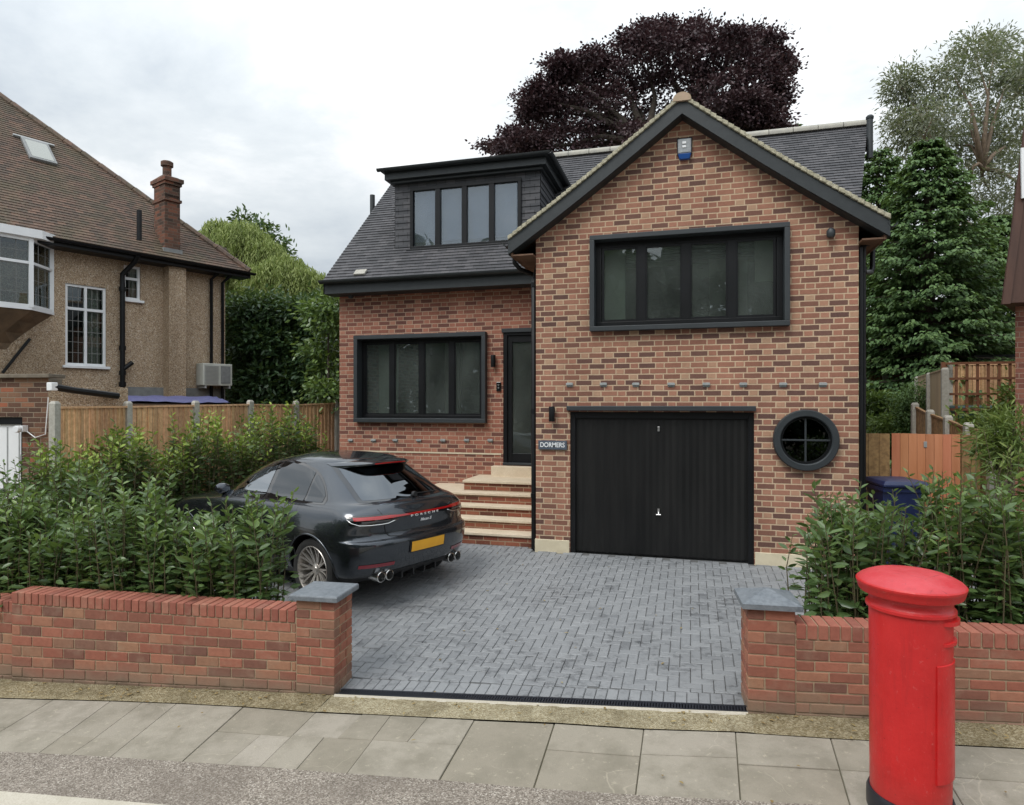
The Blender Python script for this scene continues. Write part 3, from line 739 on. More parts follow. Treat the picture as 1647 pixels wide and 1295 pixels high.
def window(parent, x0, x1, z0, z1, Y, n=4, surround=.055, proud=.10, fw=.055, glass=None, back=.10, room=True, sill=True, outer=True):
    """black frame in a proud surround, n panes; opening = x0..x1, z0..z1"""
    a = MB()
    s = surround
    if not outer: s = 0
    ix0, ix1, iz0, iz1 = x0 + s, x1 - s, z0 + s, z1 - s
    ya, yb = Y + back - .05, Y + back + .02
    fr = MB()
    fr.box(ix0, ix1, ya, yb, iz1 - fw, iz1); fr.box(ix0, ix1, ya, yb, iz0, iz0 + fw)
    fr.box(ix0, ix0 + fw, ya + .001, yb - .001, iz0 + fw, iz1 - fw); fr.box(ix1 - fw, ix1, ya + .001, yb - .001, iz0 + fw, iz1 - fw)
    w = (ix1 - ix0 - fw) / n
    for k in range(1, n):
        xc = ix0 + fw / 2 + k * w; fr.box(xc - fw * .75, xc + fw * .75, ya + .002, yb - .002, iz0 + fw, iz1 - fw)
    wf = fr.build('window', BLACK, parent, bevel=.004)
    if outer:
        su = MB()
        su.box(x0, x1, Y - proud, Y + back, z1 - s, z1); su.box(x0, x1, Y - proud, Y + back, z0, z0 + s)
        su.box(x0, x0 + s, Y - proud + .002, Y + back, z0 + s, z1 - s); su.box(x1 - s, x1, Y - proud + .002, Y + back, z0 + s, z1 - s)
        su.build('surround', ANTH, wf, bevel=.006)
    for k in range(n):
        xa_ = ix0 + fw / 2 + k * w + fw * .6; xb_ = ix0 + fw / 2 + (k + 1) * w - fw * .6
        sa = MB(); t = .03; y0_ = ya + .012; y1_ = ya + .03
        sa.box(xa_, xb_, y0_, y1_, iz1 - fw - t, iz1 - fw); sa.box(xa_, xb_, y0_, y1_, iz0 + fw, iz0 + fw + t)
        sa.box(xa_, xa_ + t, y0_ + .001, y1_, iz0 + fw + t, iz1 - fw - t); sa.box(xb_ - t, xb_, y0_ + .001, y1_, iz0 + fw + t, iz1 - fw - t)
        sa.build('casement', BLACK, wf)
        p = MB(); p.box(xa_ + t, xb_ - t, ya + .035, ya + .041, iz0 + fw + t, iz1 - fw - t); p.build('pane', glass or GLASS, wf)
    return wf
def roombox(parent, x0, x1, z0, z1, y0, y1, mats, left_pale=0.):
    mb = MB()
    mb.face([(x0, y1, z0), (x1, y1, z0), (x1, y1, z1), (x0, y1, z1)], 0)
    mb.face([(x0, y0, z0), (x0, y1, z0), (x0, y1, z1), (x0, y0, z1)], 1); mb.face([(x1, y0, z0), (x1, y1, z0), (x1, y1, z1), (x1, y0, z1)], 0)
    mb.face([(x0, y0, z0), (x1, y0, z0), (x1, y1, z0), (x0, y1, z0)], 0); mb.face([(x0, y0, z1), (x1, y0, z1), (x1, y1, z1), (x0, y1, z1)], 1)
    return mb.build('room', mats, parent, recalc=False)
# front block
gx0, gx1 = onY(917, 700, YF).x, onY(1213, 700, YF).x; gz1 = onY(1060, 663, YF).z
ux0, ux1 = onY(948, 400, YF - .1).x, onY(1271, 400, YF - .1).x
uz0, uz1 = onY(948, 533, YF - .1).z, onY(948, 379, YF - .1).z
cx = (XA + XB) / 2; RT = 4.80
def roofz(x): return 6.36 - .727 * abs(x - RCX)          # under-tile plane of the gable roof
RCX = onY(1097, 150, YF - .2).x
fw_ = wall(H, 'wall', BRf, XA, XB, -.1, RT, YF, [(gx0, gx1, -.1, gz1), (ux0 + .02, ux1 - .02, uz0 + .02, uz1 - .02)],
    tri=[[(XA, YF, RT), (XB, YF, RT), (XB, YF, roofz(XB) - .02), (RCX, YF, 6.34), (XA, YF, roofz(XA) - .02)]])
fw_.face([(XA, YF, -.1), (XA, YF, roofz(XA) - .05), (XA, YR + .2, roofz(XA) - .05), (XA, YR + .2, -.1)])
fw_.face([(XB, YF, -.1), (XB, 15.5, -.1), (XB, 15.5, roofz(XB) - .05), (XB, YF, roofz(XB) - .05)])
fw_.build('wall', BRf, H, recalc=False)
pm = MB(); pm.box(XA - .012, gx0 - .01, YF - .018, YF + .1, -.1, onY(890, 868, YF).z)
pm.build('plinth', PLINTH, H, bevel=.006); pm = MB(); pm.box(gx1 + .01, XB + .012, YF - .018, YF + .1, -.1, onY(1215, 888, YF).z)
pm.build('plinth', PLINTH, H, bevel=.006)
w1 = window(H, ux0, ux1, uz0, uz1, YF, 4, .065, .10, .075, back=.12)
roombox(H, ux0 - .3, ux1 + .3, uz0 - .5, uz1 + .3, YF + .26, YF + 3.6, [ROOMD, ROOM])
ft = MB(); ft.box(ux0 + .1, ux0 + .42, YF + .5, YF + .6, uz0 - .4, uz1 + .2); ft.build('curtain', ROOM, H)
ft = MB(); ft.box(ux0 + 1.62, ux0 + 2.2, YF + 2.0, YF + 2.1, uz0 - .4, uz1 + .2); ft.build('partition', ROOM, H)
ft = MB(); ft.box(ux0 + 2.2, ux1 - .05, YF + .75, YF + .8, uz0 + .72, uz1 + .2); ft.build('window_backing', ROOM, H)  # blind drawn part way down behind the right panes
# garage door
lm = MB(); la, lb = onY(911, 655, YF - .08).x, onY(1216, 655, YF - .08).x
lm.box(la, lb, YF - .085, YF + .05, onY(1060, 661, YF - .08).z, onY(1060, 653, YF - .08).z); lm.build('lintel', ANTH, H, bevel=.008)
gd = MB(); gb = HZ + .02
y0_ = YF + .06
gd.box(gx0 + .03, gx1 - .03, y0_, y0_ + .06, gb, gz1 - .02)
gdo = gd.build('garage_door', GDOOR, H)
bb = MB(); nb = 26; bwid = (gx1 - gx0 - .15) / nb
for k in range(nb):
    x = gx0 + .075 + k * bwid
    bb.prism([(x + .004, y0_ - .001, gb + .01), (x + bwid * .5, y0_ - .009, gb + .01), (x + bwid - .004, y0_ - .001, gb + .01)], (0, 0, gz1 - .11 - gb))
bb.build('boards', GDOOR, gdo)
gf = MB(); gf.box(gx0, gx0 + .07, YF + .02, YF + .1, HZ - .1, gz1); gf.box(gx1 - .07, gx1, YF + .02, YF + .1, HZ - .1, gz1); gf.box(gx0 + .07, gx1 - .07, YF + .022, YF + .1, gz1 - .085, gz1)
gf.build('door_frame', BLACK, gdo, bevel=.004)
hx = onY(1059, 690, YF).x
hm = MB(); zk = onY(1059, 690, YF).z; hm.box(hx - .014, hx + .014, y0_ - .025, y0_ - .009, zk - .035, zk + .03); hm.build('lock_plate', STEEL, gdo, bevel=.004)
hm = MB(); zk = onY(1059, 825, YF).z
hm.box(hx - .012, hx + .012, y0_ - .03, y0_ - .009, zk - .02, zk + .05); hm.tube([(hx - .03, y0_ - .05, zk - .028), (hx + .03, y0_ - .05, zk - .028)], .010, 10); hm.tube([(hx, y0_ - .02, zk + .01), (hx, y0_ - .05, zk - .026)], .009, 8)
hm.build('handle', STEEL, gdo)
# round window
rc = onY(1295, 708, YF); rw = MB(); Rr = .385
rings = []
for r_, y_ in ((Rr, .0), (Rr, -.075), (Rr - .012, -.09), (Rr - .075, -.09), (Rr - .085, -.08), (Rr - .085, .03)):
    rings.append([(rc.x + r_ * math.cos(2 * math.pi * k / 64), YF + y_, rc.z + r_ * math.sin(2 * math.pi * k / 64)) for k in range(64)])
rw.loft(rings, True, False); rwo = rw.build('round_window', ANTH, H, smooth=35)
rw = MB(); rings = []
for r_, y_ in ((Rr - .085, -.01), (Rr - .085, -.035), (Rr - .115, -.035), (Rr - .115, -.01)):
    rings.append([(rc.x + r_ * math.cos(2 * math.pi * k / 64), YF + y_, rc.z + r_ * math.sin(2 * math.pi * k / 64)) for k in range(64)])
rw.loft(rings, True, False); rw.build('inner_ring', BLACK, rwo, smooth=35)
rw = MB(); q = Rr - .1; rw.box(rc.x - .011, rc.x + .011, YF - .034, YF - .012, rc.z - q, rc.z + q); rw.box(rc.x - q, rc.x + q, YF - .036, YF - .012, rc.z - .011, rc.z + .011); rw.build('glazing_bar', ANTH, rwo, bevel=.003)
rw = MB(); rw.lathe([(Rr - .09, 0), (Rr - .09, .006)], (rc.x, YF - .014, rc.z), 64, 'y'); rw.build('pane', glassmat('round_glass', (.02, .02, .02), .02), rwo)
rw = MB(); rw.lathe([(Rr - .088, 0), (Rr - .088, .002)], (rc.x, YF - .006, rc.z), 64, 'y'); rw.build('backing', ROOMD, rwo)
# vents in the walls
VENTM = pmat('vent_grey', (.23, .245, .24), (.31, .32, .315), 20., .7)
def vents(us, v, Y):
    for u in us:
        p = onY(u, v, Y - .03); m = MB(); m.box(p.x - .042, p.x + .042, Y - .006, Y + .02, p.z - .03, p.z + .03)
        m.box(p.x - .048, p.x + .048, Y - .035, Y - .004, p.z - .008, p.z + .024)
        m.build('vent_brick', VENTM, H, bevel=.004)
vents((915.7, 970.3, 1022.4, 1079.4, 1136, 1195.6, 1259.7, 1324), 619, YF)
vents((563, 600, 635, 673, 712, 750, 788), 709, YR)
# recessed part
lx0, lx1 = onY(569, 600, YR - .1).x, onY(781, 600, YR - .1).x; lz0, lz1 = onY(569, 679, YR - .1).z, onY(569, 540, YR - .1).z
dx0 = onY(809, 600, YR).x; dx1 = dx0 + .98; dz0, dz1 = onY(825, 748, YR).z, onY(825, 532, YR).z
EZ = 4.78
rwall = wall(H, 'wall', BRr, XLH, XA + .3, -.1, EZ, YR, [(lx0 + .02, lx1 - .02, lz0 + .02, lz1 - .02), (dx0 + .01, dx1, dz0, dz1 - .01)])
rwall.face([(XLH, YR, -.1), (XLH, YR, EZ), (XLH, 18, EZ), (XLH, 18, -.1)])
rwall.build('recess_wall', BRr, H, recalc=False)
ledge = MB(); pz = onY(640, 727, YR).z; ledge.box(XLH + .02, dx0 - .03, YR - .012, YR + .02, pz - .012, pz + .012); ledge.build('damp_course', PLINTH, H)
w2 = window(H, lx0, lx1, lz0, lz1, YR, 4, .075, .12, .06, back=.12)
roombox(H, lx0 - .4, lx1 + .3, lz0 - .7, lz1 + .5, YR + .26, YR + 4, [ROOMD, ROOMD])
ft = MB(); ft.box(lx0 + .1, lx0 + .5, YR + .7, YR + .75, lz0 - .3, lz1 + .3); ft.build('curtain', ROOM, H)
ft = MB(); ft.box(lx0 + .75, lx0 + 1.1, YR + 2.6, YR + 2.7, lz0 - .3, lz1 + .3); ft.build('partition', ROOM, H)
# front door
dm = MB(); dm.box(dx0, dx0 + .075, YR + .0, YR + .1, dz0, dz1); dm.box(dx0 + .075, dx1, YR + .001, YR + .1, dz1 - .08, dz1)
dm.box(dx0 + .075, dx0 + .16, YR + .03, YR + .09, dz0 + .04, dz1 - .08); dm.box(dx0 + .16, dx1, YR + .031, YR + .09, dz1 - .20, dz1 - .08); dm.box(dx0 + .16, dx1, YR + .031, YR + .09, dz0 + .04, dz0 + .20)
dm.box(dx0 + .66, dx0 + .76, YR + .032, YR + .09, dz0 + .2, dz1 - .2)
dmo = dm.build('front_door', BLACK, H, bevel=.004)
m = MB(); m.box(dx0 + .16, dx0 + .66, YR + .055, YR + .062, dz0 + .2, dz1 - .2); m.build('pane', GLASS, dmo)
m = MB(); m.box(dx0 - .02, dx1, YR - .03, YR + .0, dz1 - .03, dz1 + .04); m.build('door_head', ANTH, dmo, bevel=.004)
m = MB(); m.box(dx0, dx1, YR - .03, YR + .08, dz0 - .0, dz0 + .04); m.build('threshold', ANTH, dmo, bevel=.004)
roombox(H, dx0 + .0, dx1 + .2, dz0 - .1, dz1 + .1, YR + .26, YR + 4, [ROOMD, ROOM])
# steps: landing and flight
SX1 = XA - .015
def step_block(x0, x1, y0, y1, z0, z1, par, no=.03, th=.042):
    b = MB(); b.box(x0 + .02, x1, y0, y1, z0, z1 - th); b.build('riser', BRs, par)
    s = MB(); s.box(x0, x1, y0 - no, y1, z1 - th, z1); s.build('tread', STONE, par, bevel=.008)
SB = thing('front_steps', 'flight of brick steps with pale stone treads up to the black front door', 'steps', (SX1 - .7, YF + .3, HZ))
nos = [(857, 861.5), (1, 838.5), (1, 817), (1, 796), (1, 776)]     # front edges seen at the right end
ydep = [9.02, 9.30, 9.56, 9.80, 10.02]
zl = [onY(853, v, y - .03).z for (_, v), y in zip(nos, ydep)]
lefts = [onY(640, 850, 9.0).x, onY(640, 850, 9.0).x, onY(650, 830, 9.3).x, onY(668, 790, 9.8).x, onY(744, 776, 10.0).x]
for i in range(5):
    step_block(lefts[i] + (0 if i < 4 else 0), SX1, ydep[i], ydep[i + 1] + .0 if i < 4 else YR - .005, HZ - .1 if i == 0 else zl[i - 1] - .06, zl[i], SB)
    if i == 3: step_block(lefts[3], lefts[4] - .005, ydep[4] + .001, YR - .005, HZ, zl[3] - .001, SB)
m = MB(); zt = onY(830, 749, YR - .02).z; m.box(dx0 - .16, SX1, YR - .20, YR - .035, zl[4] - .02, zt - .003); m.build('door_sill_stone', STONE, SB, bevel=.01)
# main roof (tile courses as real steps)
EY, EZr, PIT = 10.48, 4.66, .962
def roof_courses(mb, p_eave, up, gauge, n, left, right, nrm, th=.016):
    """stepped courses: p_eave fn(x,s)->point; left/right(s) give x limits along slope distance s"""
    for k in range(n):
        s0, s1 = k * gauge, (k + 1) * gauge + .012
        a, b, c, d = p_eave(left(s0), s0), p_eave(right(s0), s0), p_eave(right(s1), s1), p_eave(left(s1), s1)
        lift = nrm * th
        mb.face([a + lift, b + lift, c, d]); mb.face([a - nrm * .004, b - nrm * .004, b + lift, a + lift])
sl_len = math.hypot(1, PIT); upv = Vector((0, 1, PIT)) / sl_len; nrm = Vector((0, -PIT, 1)).normalized()
RY = onY(1395, 203, 13.69).y; smax = (13.69 - EY) * sl_len
gauge = .07 / (PIT / sl_len); nco = int(smax / gauge) + 1
def pe(x, s): return Vector((x, EY + s / sl_len, EZr + s * PIT / sl_len))
XE = onY(519, 452, EY).x
mr = MB()
roof_courses(mr, pe, upv, gauge, nco, lambda s: XE, lambda s: 2.35 + (3.26 - 2.35) * (s / smax), nrm)
zr = EZr + PIT * (13.69 - EY)
mr.face([(XE, 13.69, zr), (3.26, 13.69, zr), (3.26, 17.2, EZr), (XE, 17.2, EZr)])
roof = mr.build('roof', TILE, H)
m = MB()
nr = 22
for k in range(nr):
    a, b = lerp(XE, 3.27, k / nr), lerp(XE, 3.27, (k + 1) / nr) - .012
    ring = lambda x: [(x, 13.69 + .13 * math.cos(t), zr - .01 + .10 * math.sin(t)) for t in np.linspace(-.3, math.pi + .3, 10)]
    m.loft([ring(a), ring(b)], True, True)
m.build('ridge_tiles', RIDGEG, roof, smooth=40)
m = MB(); m.prism([(3.27, 13.9, zr + .05), (3.27, 13.9, zr - .45), (3.24, 13.6, zr - .45), (3.24, 13.6, zr + .05)], (.09, 0, 0)); m.build('verge_end', LEAD, roof)
pp = onY(1399, 190, 13.3); m = MB(); m.tube([(pp.x, 13.3, pp.z - .75), (pp.x, 13.3, pp.z)], .055, 14); m.lathe([(.065, -.02), (.07, .02), (.045, .05)], pp, 14); m.build('vent_pipe', ANTH, roof, smooth=40)
pp = onY(599, 314, 13.0); m = MB(); m.tube([(pp.x, 13.0, 5.2), (pp.x, 13.0, pp.z)], .055, 14); m.build('flue_pipe', BARGE, roof, smooth=40)
gt = MB()
def gutter(mb, a, b, r=.06):
    a, b = Vector(a), Vector(b); d = (b - a).normalized(); side = d.cross(Vector((0, 0, 1)))
    ring = lambda p: [p + side * (r * math.cos(t)) + Vector((0, 0, r * math.sin(t))) for t in np.linspace(math.pi, 2 * math.pi, 9)] + [p + side * ((r - .006) * math.cos(t)) + Vector((0, 0, (r - .006) * math.sin(t))) for t in np.linspace(2 * math.pi, math.pi, 9)]
    mb.loft([ring(a), ring(b)], True, True)
gutter(gt, (XE - .03, EY - .05, EZr - .005), (XA + .1, EY - .05, EZr - .005), .062)
gt.build('gutter', BARGE, roof, smooth=40)
m = MB(); m.box(XE, XA + .3, EY + .02, EY + .045, EZr - .24, EZr - .02); m.box(XE, XA + .3, EY + .045, YR, EZr - .24, EZr - .215); m.prism([(XE, EY + .02, EZr - .24), (XE, 13.69, EZr - .2 + PIT * (13.69 - EY)), (XE, 13.69, EZr - .02 + PIT * (13.69 - EY)), (XE, EY + .02, EZr - .02)], (.03, 0, 0))
m.build('fascia', BARGE, roof, bevel=.004)
m = MB(); p = pe(onY(571, 442, EY + .1).x, .10); m.obox(p + nrm * .02, Vector((.22, 0, 0)), upv * .14, nrm * .03); m.build('spare_tile', CONC, roof)
# left gable wall under the main roof
m = MB(); m.face([(XLH, YR, 4.5), (XLH, 16.5, 4.5), (XLH, 13.69, zr - .2), ]); m.build('gable_wall', BRr, H)
# dormer
DY = 11.18; dxa, dxb = onY(636, 400, DY).x, onY(869, 350, DY).x
wx0, wx1 = onY(661, 350, DY).x, onY(839, 350, DY).x; wz0, wz1 = onY(661, 403, DY).z, onY(661, 304, DY).z
DT = onY(612, 273, 10.95).z
D = MB()
for k in range(20):
    z0 = 4.9 + k * .115; z1 = z0 + .122
    if z0 > DT - .2: break
    for a, b in ((dxa, wx0), (wx1, dxb)):
        if z1 > wz0 - .1: D.face([(a, DY - .014, z0), (b, DY - .014, z0), (b, DY, z1), (a, DY, z1)]); D.face([(a, DY + .004, z0), (b, DY + .004, z0), (b, DY - .014, z0), (a, DY - .014, z0)])
    if z0 > wz1 - .03: D.face([(wx0, DY - .014, z0), (wx1, DY - .014, z0), (wx1, DY, z1), (wx0, DY, z1)])
    for xx, sg in ((dxb, 1), (dxa, -1)):
        D.face([(xx + .014 * sg, DY - .014, z0), (xx + .014 * sg, 14.2, z0), (xx, 14.2, z1), (xx, DY, z1)]); D.face([(xx, DY, z0), (xx, 14.2, z0), (xx + .014 * sg, 14.2, z0), (xx + .014 * sg, DY - .014, z0)])
D.face([(wx0, DY + .0, wz1 - .01), (wx1, DY, wz1 - .01), (wx1, DY, DT - .1), (wx0, DY, DT - .1)])
dorm = D.build('dormer', HANG, H, recalc=False)
fa, fb = onY(612, 273, 10.93).x, onY(881, 243, 10.93).x
m = MB()
m.box(fa, fb, 10.93, 14.25, DT - .055, DT)
m.box(fa + .05, fb - .05, 10.99, 14.2, DT - .19, DT - .057); m.box(fa + .13, fb - .13, 11.07, 14.2, DT - .24, DT - .192)
m.build('flat_roof', BARGE, dorm, bevel=.006)
m = MB(); gutter(m, (fa - .05, 10.90, DT - .01), (fb + .05, 10.90, DT - .01), .05); gutter(m, (fb + .04, 10.87, DT - .012), (fb + .04, 14.2, DT - .012), .05); m.build('dormer_gutter', BARGE, dorm, smooth=40)
m = MB(); m.box(wx0 - .0, wx1 + .0, DY - .05, DY + .06, wz1 - .06, wz1); m.box(wx0, wx1, DY - .05, DY + .06, wz0, wz0 + .06); m.box(wx0, wx0 + .06, DY - .049, DY + .06, wz0 + .06, wz1 - .06); m.box(wx1 - .06, wx1, DY - .049, DY + .06, wz0 + .06, wz1 - .06)
for k in range(1, 4):
    xc = lerp(wx0 + .03, wx1 - .03, k / 4); m.box(xc - .05, xc + .05, DY - .048, DY + .06, wz0 + .06, wz1 - .06)
dwf = m.build('dormer_window', BLACK, dorm, bevel=.004)
for k in range(4):
    m = MB(); a, b = lerp(wx0 + .03, wx1 - .03, k / 4) + .05, lerp(wx0 + .03, wx1 - .03, (k + 1) / 4) - .05
    m.box(a, b, DY - .005, DY + .001, wz0 + .06, wz1 - .06); m.build('pane', GLASSD, dwf)
m = MB(); m.face([(wx0, DY + .12, wz0 - .1), (wx1, DY + .12, wz0 - .1), (wx1, DY + .12, wz1 + .1), (wx0, DY + .12, wz1 + .1)]); m.build('window_backing', PANEBG, dwf)  # added sheet, its grey brightens the panes like reflected sky
m = MB(); m.box(wx0 - .06, wx1 + .06, DY - .09, DY - .02, wz0 - .035, wz0 - .001); m.build('sill', BLACK, dwf, bevel=.004)
m = MB(); m.prism([(dxa - .02, DY - .03, wz0 - .04), (dxb + .02, DY - .03, wz0 - .04), (dxb + .02, DY - .16, wz0 - .125), (dxa - .02, DY - .16, wz0 - .125)], (0, -.004, .008)); m.build('lead_flashing', LEAD, dorm)
# front gable roof
GY0, GY1 = YF - .22, 13.4
el, er = onY(817, 382, GY0), onY(1432, 348, GY0)
apx = RCX; AZ = onY(1097, 153, GY0).z
def gable_roof():
    r = MB(); sides = []
    for e, sg in ((el, -1), (er, 1)):
        # slight bellcast near the eaves
        pts = []
        for f in np.linspace(0, 1, 13):
            x = lerp(apx, e.x, f); z = lerp(AZ, e.z, f) - .035 * math.sin(math.pi * f) * (1 if f < .9 else 1)
            pts.append((x, z))
        sides.append(pts)
        for (xa_, za_), (xb_, zb_) in zip(pts, pts[1:]):
            r.face([(xa_, GY0 + .02, za_), (xb_, GY0 + .02, zb_), (xb_, GY1, zb_), (xa_, GY1, za_)])
            r.face([(xa_, GY0 + .03, za_ - .13), (xb_, GY0 + .03, zb_ - .13), (xb_, GY1, zb_ - .13), (xa_, GY1, za_ - .13)], 1)
    o = r.build('gable_roof', [TILE, WOODS], H)
    for pts in sides:
        v = MB(); nseg = 34
        for k in range(nseg):                       # stepped ends of the verge tiles, bedded in mortar
            f0, f1 = k / nseg * 12, (k + 1) / nseg * 12
            def at(f):
                i = min(int(f), 11); t = f - i; return Vector((lerp(pts[i][0], pts[i + 1][0], t), 0, lerp(pts[i][1], pts[i + 1][1], t)))
            a, b = at(f0), at(f1); e = random.uniform(-.006, .006); d = (b - a)
            b = a + d * .995
            v.hexa([(a.x, GY0 - .03 + e, a.z - .045), (b.x, GY0 - .03 + e, b.z - .035), (b.x, GY0 + .5, b.z - .035), (a.x, GY0 + .5, a.z - .045),
                    (a.x, GY0 - .03 + e, a.z + .008), (b.x, GY0 - .03 + e, b.z + .024), (b.x, GY0 + .5, b.z + .024), (a.x, GY0 + .5, a.z + .008)])
        v.build('verge', VERGE, o, bevel=.006)
        bgd = MB()
        up = [Vector((x, 0, z)) for x, z in pts]
        for k in range(12):
            a, b = up[k], up[k + 1]; h_ = .185
            bgd.hexa([(a.x, GY0, a.z - .05 - h_), (b.x, GY0, b.z - .05 - h_), (b.x, GY0 + .03, b.z - .05 - h_), (a.x, GY0 + .03, a.z - .05 - h_),
                      (a.x, GY0, a.z - .05), (b.x, GY0, b.z - .05), (b.x, GY0 + .03, b.z - .05), (a.x, GY0 + .03, a.z - .05)])
            bgd.hexa([(a.x, GY0 + .03, a.z - .055 - h_), (b.x, GY0 + .03, b.z - .055 - h_), (b.x, YF - .002, b.z - .055 - h_), (a.x, YF - .002, a.z - .055 - h_),
                      (a.x, GY0 + .03, a.z - .03 - h_), (b.x, GY0 + .03, b.z - .03 - h_), (b.x, YF - .002, b.z - .03 - h_), (a.x, YF - .002, a.z - .03 - h_)])
        bgd.build('bargeboard', BARGE, o)
    # eaves boxes: soffit, fascia and gutter on both sides
    for e, sg, yend in ((el, -1, 11.0), (er, 1, 13.4)):
        xw = XA if sg < 0 else XB
        m = MB(); m.box(e.x - sg * .03, e.x - sg * .055, GY0 + .04, yend, e.z - .26, e.z - .05); m.box(e.x - sg * .055, xw, GY0 + .04, yend, e.z - .255, e.z - .235)
        m.build('soffit', WOODS, o)
        m = MB(); gutter(m, (e.x + sg * .03, GY0 + .0, e.z - .07), (e.x + sg * .03, yend, e.z - .07), .055); m.build('side_gutter', BARGE, o, smooth=40)
    m = MB()
    for k in range(9):
        a, b = GY0 - .04 + k * .5, GY0 - .04 + (k + 1) * .5 - .01
        ring = lambda y: [(apx + .115 * math.cos(t), y, AZ - .065 + .09 * math.sin(t)) for t in np.linspace(-.25, math.pi + .25, 12)]
        m.loft([ring(a), ring(b)], True, True)
    m.build('ridge_tiles', RIDGE, o, smooth=40)
    return o
gro = gable_roof()
# downpipes
m = MB(); px_ = XA - .05
m.tube([(el.x - .0, GY0 + .35, el.z - .13), (el.x, GY0 + .35, el.z - .28), (el.x + .06, GY0 + .42, el.z - .36), (el.x + .30, YF + .5, el.z - .44), (px_, YF + .5, el.z - .48)], .034, 10)
m.build('eaves_pipe', BLACK, gro, smooth=40)
m = MB(); zt_ = onY(858, 448, YF + .12).z
m.tube([(px_, YF + .42, EZr - .12), (px_, YF + .22, zt_ + .1), (px_ - .0, YF + .08, zt_ - .05), (px_, YF + .08, HZ - .02)], .036, 12)
for z in (zt_ - .1, 2.3, 1.1): m.lathe([(.045, -.03), (.045, .03)], (px_, YF + .08, z), 12)
m.build('downpipe', BLACK, H, smooth=40)
m = MB(); qx = XB + .075; zt2 = onY(1388, 395, YF + .1).z
m.tube([(er.x + .03, GY0 + .9, er.z - .13), (er.x + .03, GY0 + .9, er.z - .42), (er.x + .0, GY0 + .85, er.z - .5), (qx + .03, YF + .2, er.z - .58)], .034, 10)
m.tube([(qx, YF + .12, zt2), (qx, YF + .12, HZ - .05)], .036, 12)
m.tube([(er.x + .03, GY0 + .5, er.z - .13), (er.x + .02, GY0 + .5, er.z - .2), (qx + .02, YF + .12, zt2 + .02), (qx, YF + .12, zt2 - .06)], .034, 10)
for z in (zt2 - .3, 2.7, 1.3): m.lathe([(.045, -.03), (.045, .03)], (qx, YF + .12, z), 12)
m.build('downpipe', BLACK, H, smooth=40)
m = MB(); m.tube([(XB + .03, YF + .02, 4.35), (XB + .03, YF + .02, HZ)], .022, 8); m.build('cable_pipe', BLACK, H, smooth=40)
# things fixed to the house
def wall_lamp(u, v, Y, label):
    p = onY(u, v, Y - .05); t = thing('wall_lamp', label, 'wall lamp', (p.x, Y, p.z), group='wall lamps beside the doors')
    m = MB(); m.box(p.x - .03, p.x + .03, Y - .02, Y - .002, p.z - .06, p.z + .06); m.build('back_plate', BLACK, t, bevel=.005)
    m = MB(); m.lathe([(.0, -.105), (.04, -.105), (.042, -.1), (.042, .1), (.04, .105), (0, .105)], (p.x + .01, Y - .075, p.z), 20, cap=False); m.box(p.x - .01, p.x + .03, Y - .05, Y - .018, p.z - .02, p.z + .02); m.build('lamp_body', BLACK, t, smooth=40)
wall_lamp(887, 666, YF, 'black cylinder wall lamp above the house name sign, left of the garage')
wall_lamp(793, 581, YR, 'black cylinder wall lamp between the ground floor window and the front door')
def bullet(u, v, Y, label):
    p = onY(u, v, Y - .06); t = thing('security_light', label, 'security light', (p.x, Y, p.z), group='small round lights on the house wall')
    m = MB(); m.lathe([(.035, 0), (.035, .02)], (p.x, Y - .022, p.z), 16, 'y'); m.build('back_plate', BLACK, t, smooth=40)
    m = MB(); m.lathe([(.0, -.06), (.04, -.06), (.052, -.03), (.05, .02), (.028, .05), (0, .05)], (p.x, Y - .075, p.z - .01), 18, 'z', cap=False); m.build('lamp_body', ANTH, t, smooth=40)
bullet(1336, 373, YF, 'small dark round light high on the gable wall, right of the upstairs window')
bullet(565, 474, YR, 'small dark round light under the eaves at the left corner of the brick house')
p = onY(802, 622, YR - .02); t = thing('door_intercom', 'small black video intercom on the brick wall just left of the front door', 'intercom', (p.x, YR, p.z))
m = MB(); m.box(p.x - .042, p.x + .042, YR - .03, YR - .002, p.z - .08, p.z + .08); m.build('case', GLOSSB, t, bevel=.006)
m = MB(); m.lathe([(.014, -.004), (.014, .002)], (p.x, YR - .032, p.z + .03), 14, 'y'); m.box(p.x - .012, p.x + .012, YR - .034, YR - .03, p.z - .03, p.z - .005); m.build('button', STEEL, t)
# alarm box
p = onY(1101, 239, YF - .05); t = thing('alarm_box', 'burglar alarm box with blue base high in the gable', 'alarm box', (p.x, YF, p.z))
ABX = pmat('alarm_grey', (.30, .32, .33), (.20, .21, .22), 30., .4); ABB = pmat('alarm_blue', (.008, .06, .24), None, rough=.35)
def tap(mb, z0, z1, w0, w1, d0, d1):
    mb.hexa([(p.x - w0, YF - d0, z0), (p.x + w0, YF - d0, z0), (p.x + w0, YF - .002, z0), (p.x - w0, YF - .002, z0), (p.x - w1, YF - d1, z1), (p.x + w1, YF - d1, z1), (p.x + w1, YF - .002, z1), (p.x - w1, YF - .002, z1)])
m = MB(); tap(m, p.z - .065, p.z + .13, .085, .088, .075, .06); m.build('cover', ABX, t, bevel=.012)
m = MB(); tap(m, p.z - .14, p.z - .067, .065, .084, .06, .073); m.build('strobe_base', ABB, t, bevel=.008)
m = MB(); tap(m, p.z - .075, p.z + .155, .094, .1, .03, .03); m.build('back_plate', BLACK, t, bevel=.008)
m = MB()   # two small figures printed on the cover
for q, zz in ((-.0, .055), (.0, .005)):
    m.box(p.x - .028 + q, p.x + .02 + q, YF - .079, YF - .070, p.z + zz, p.z + zz + .03)
m.build('emblem', WHITE, t)
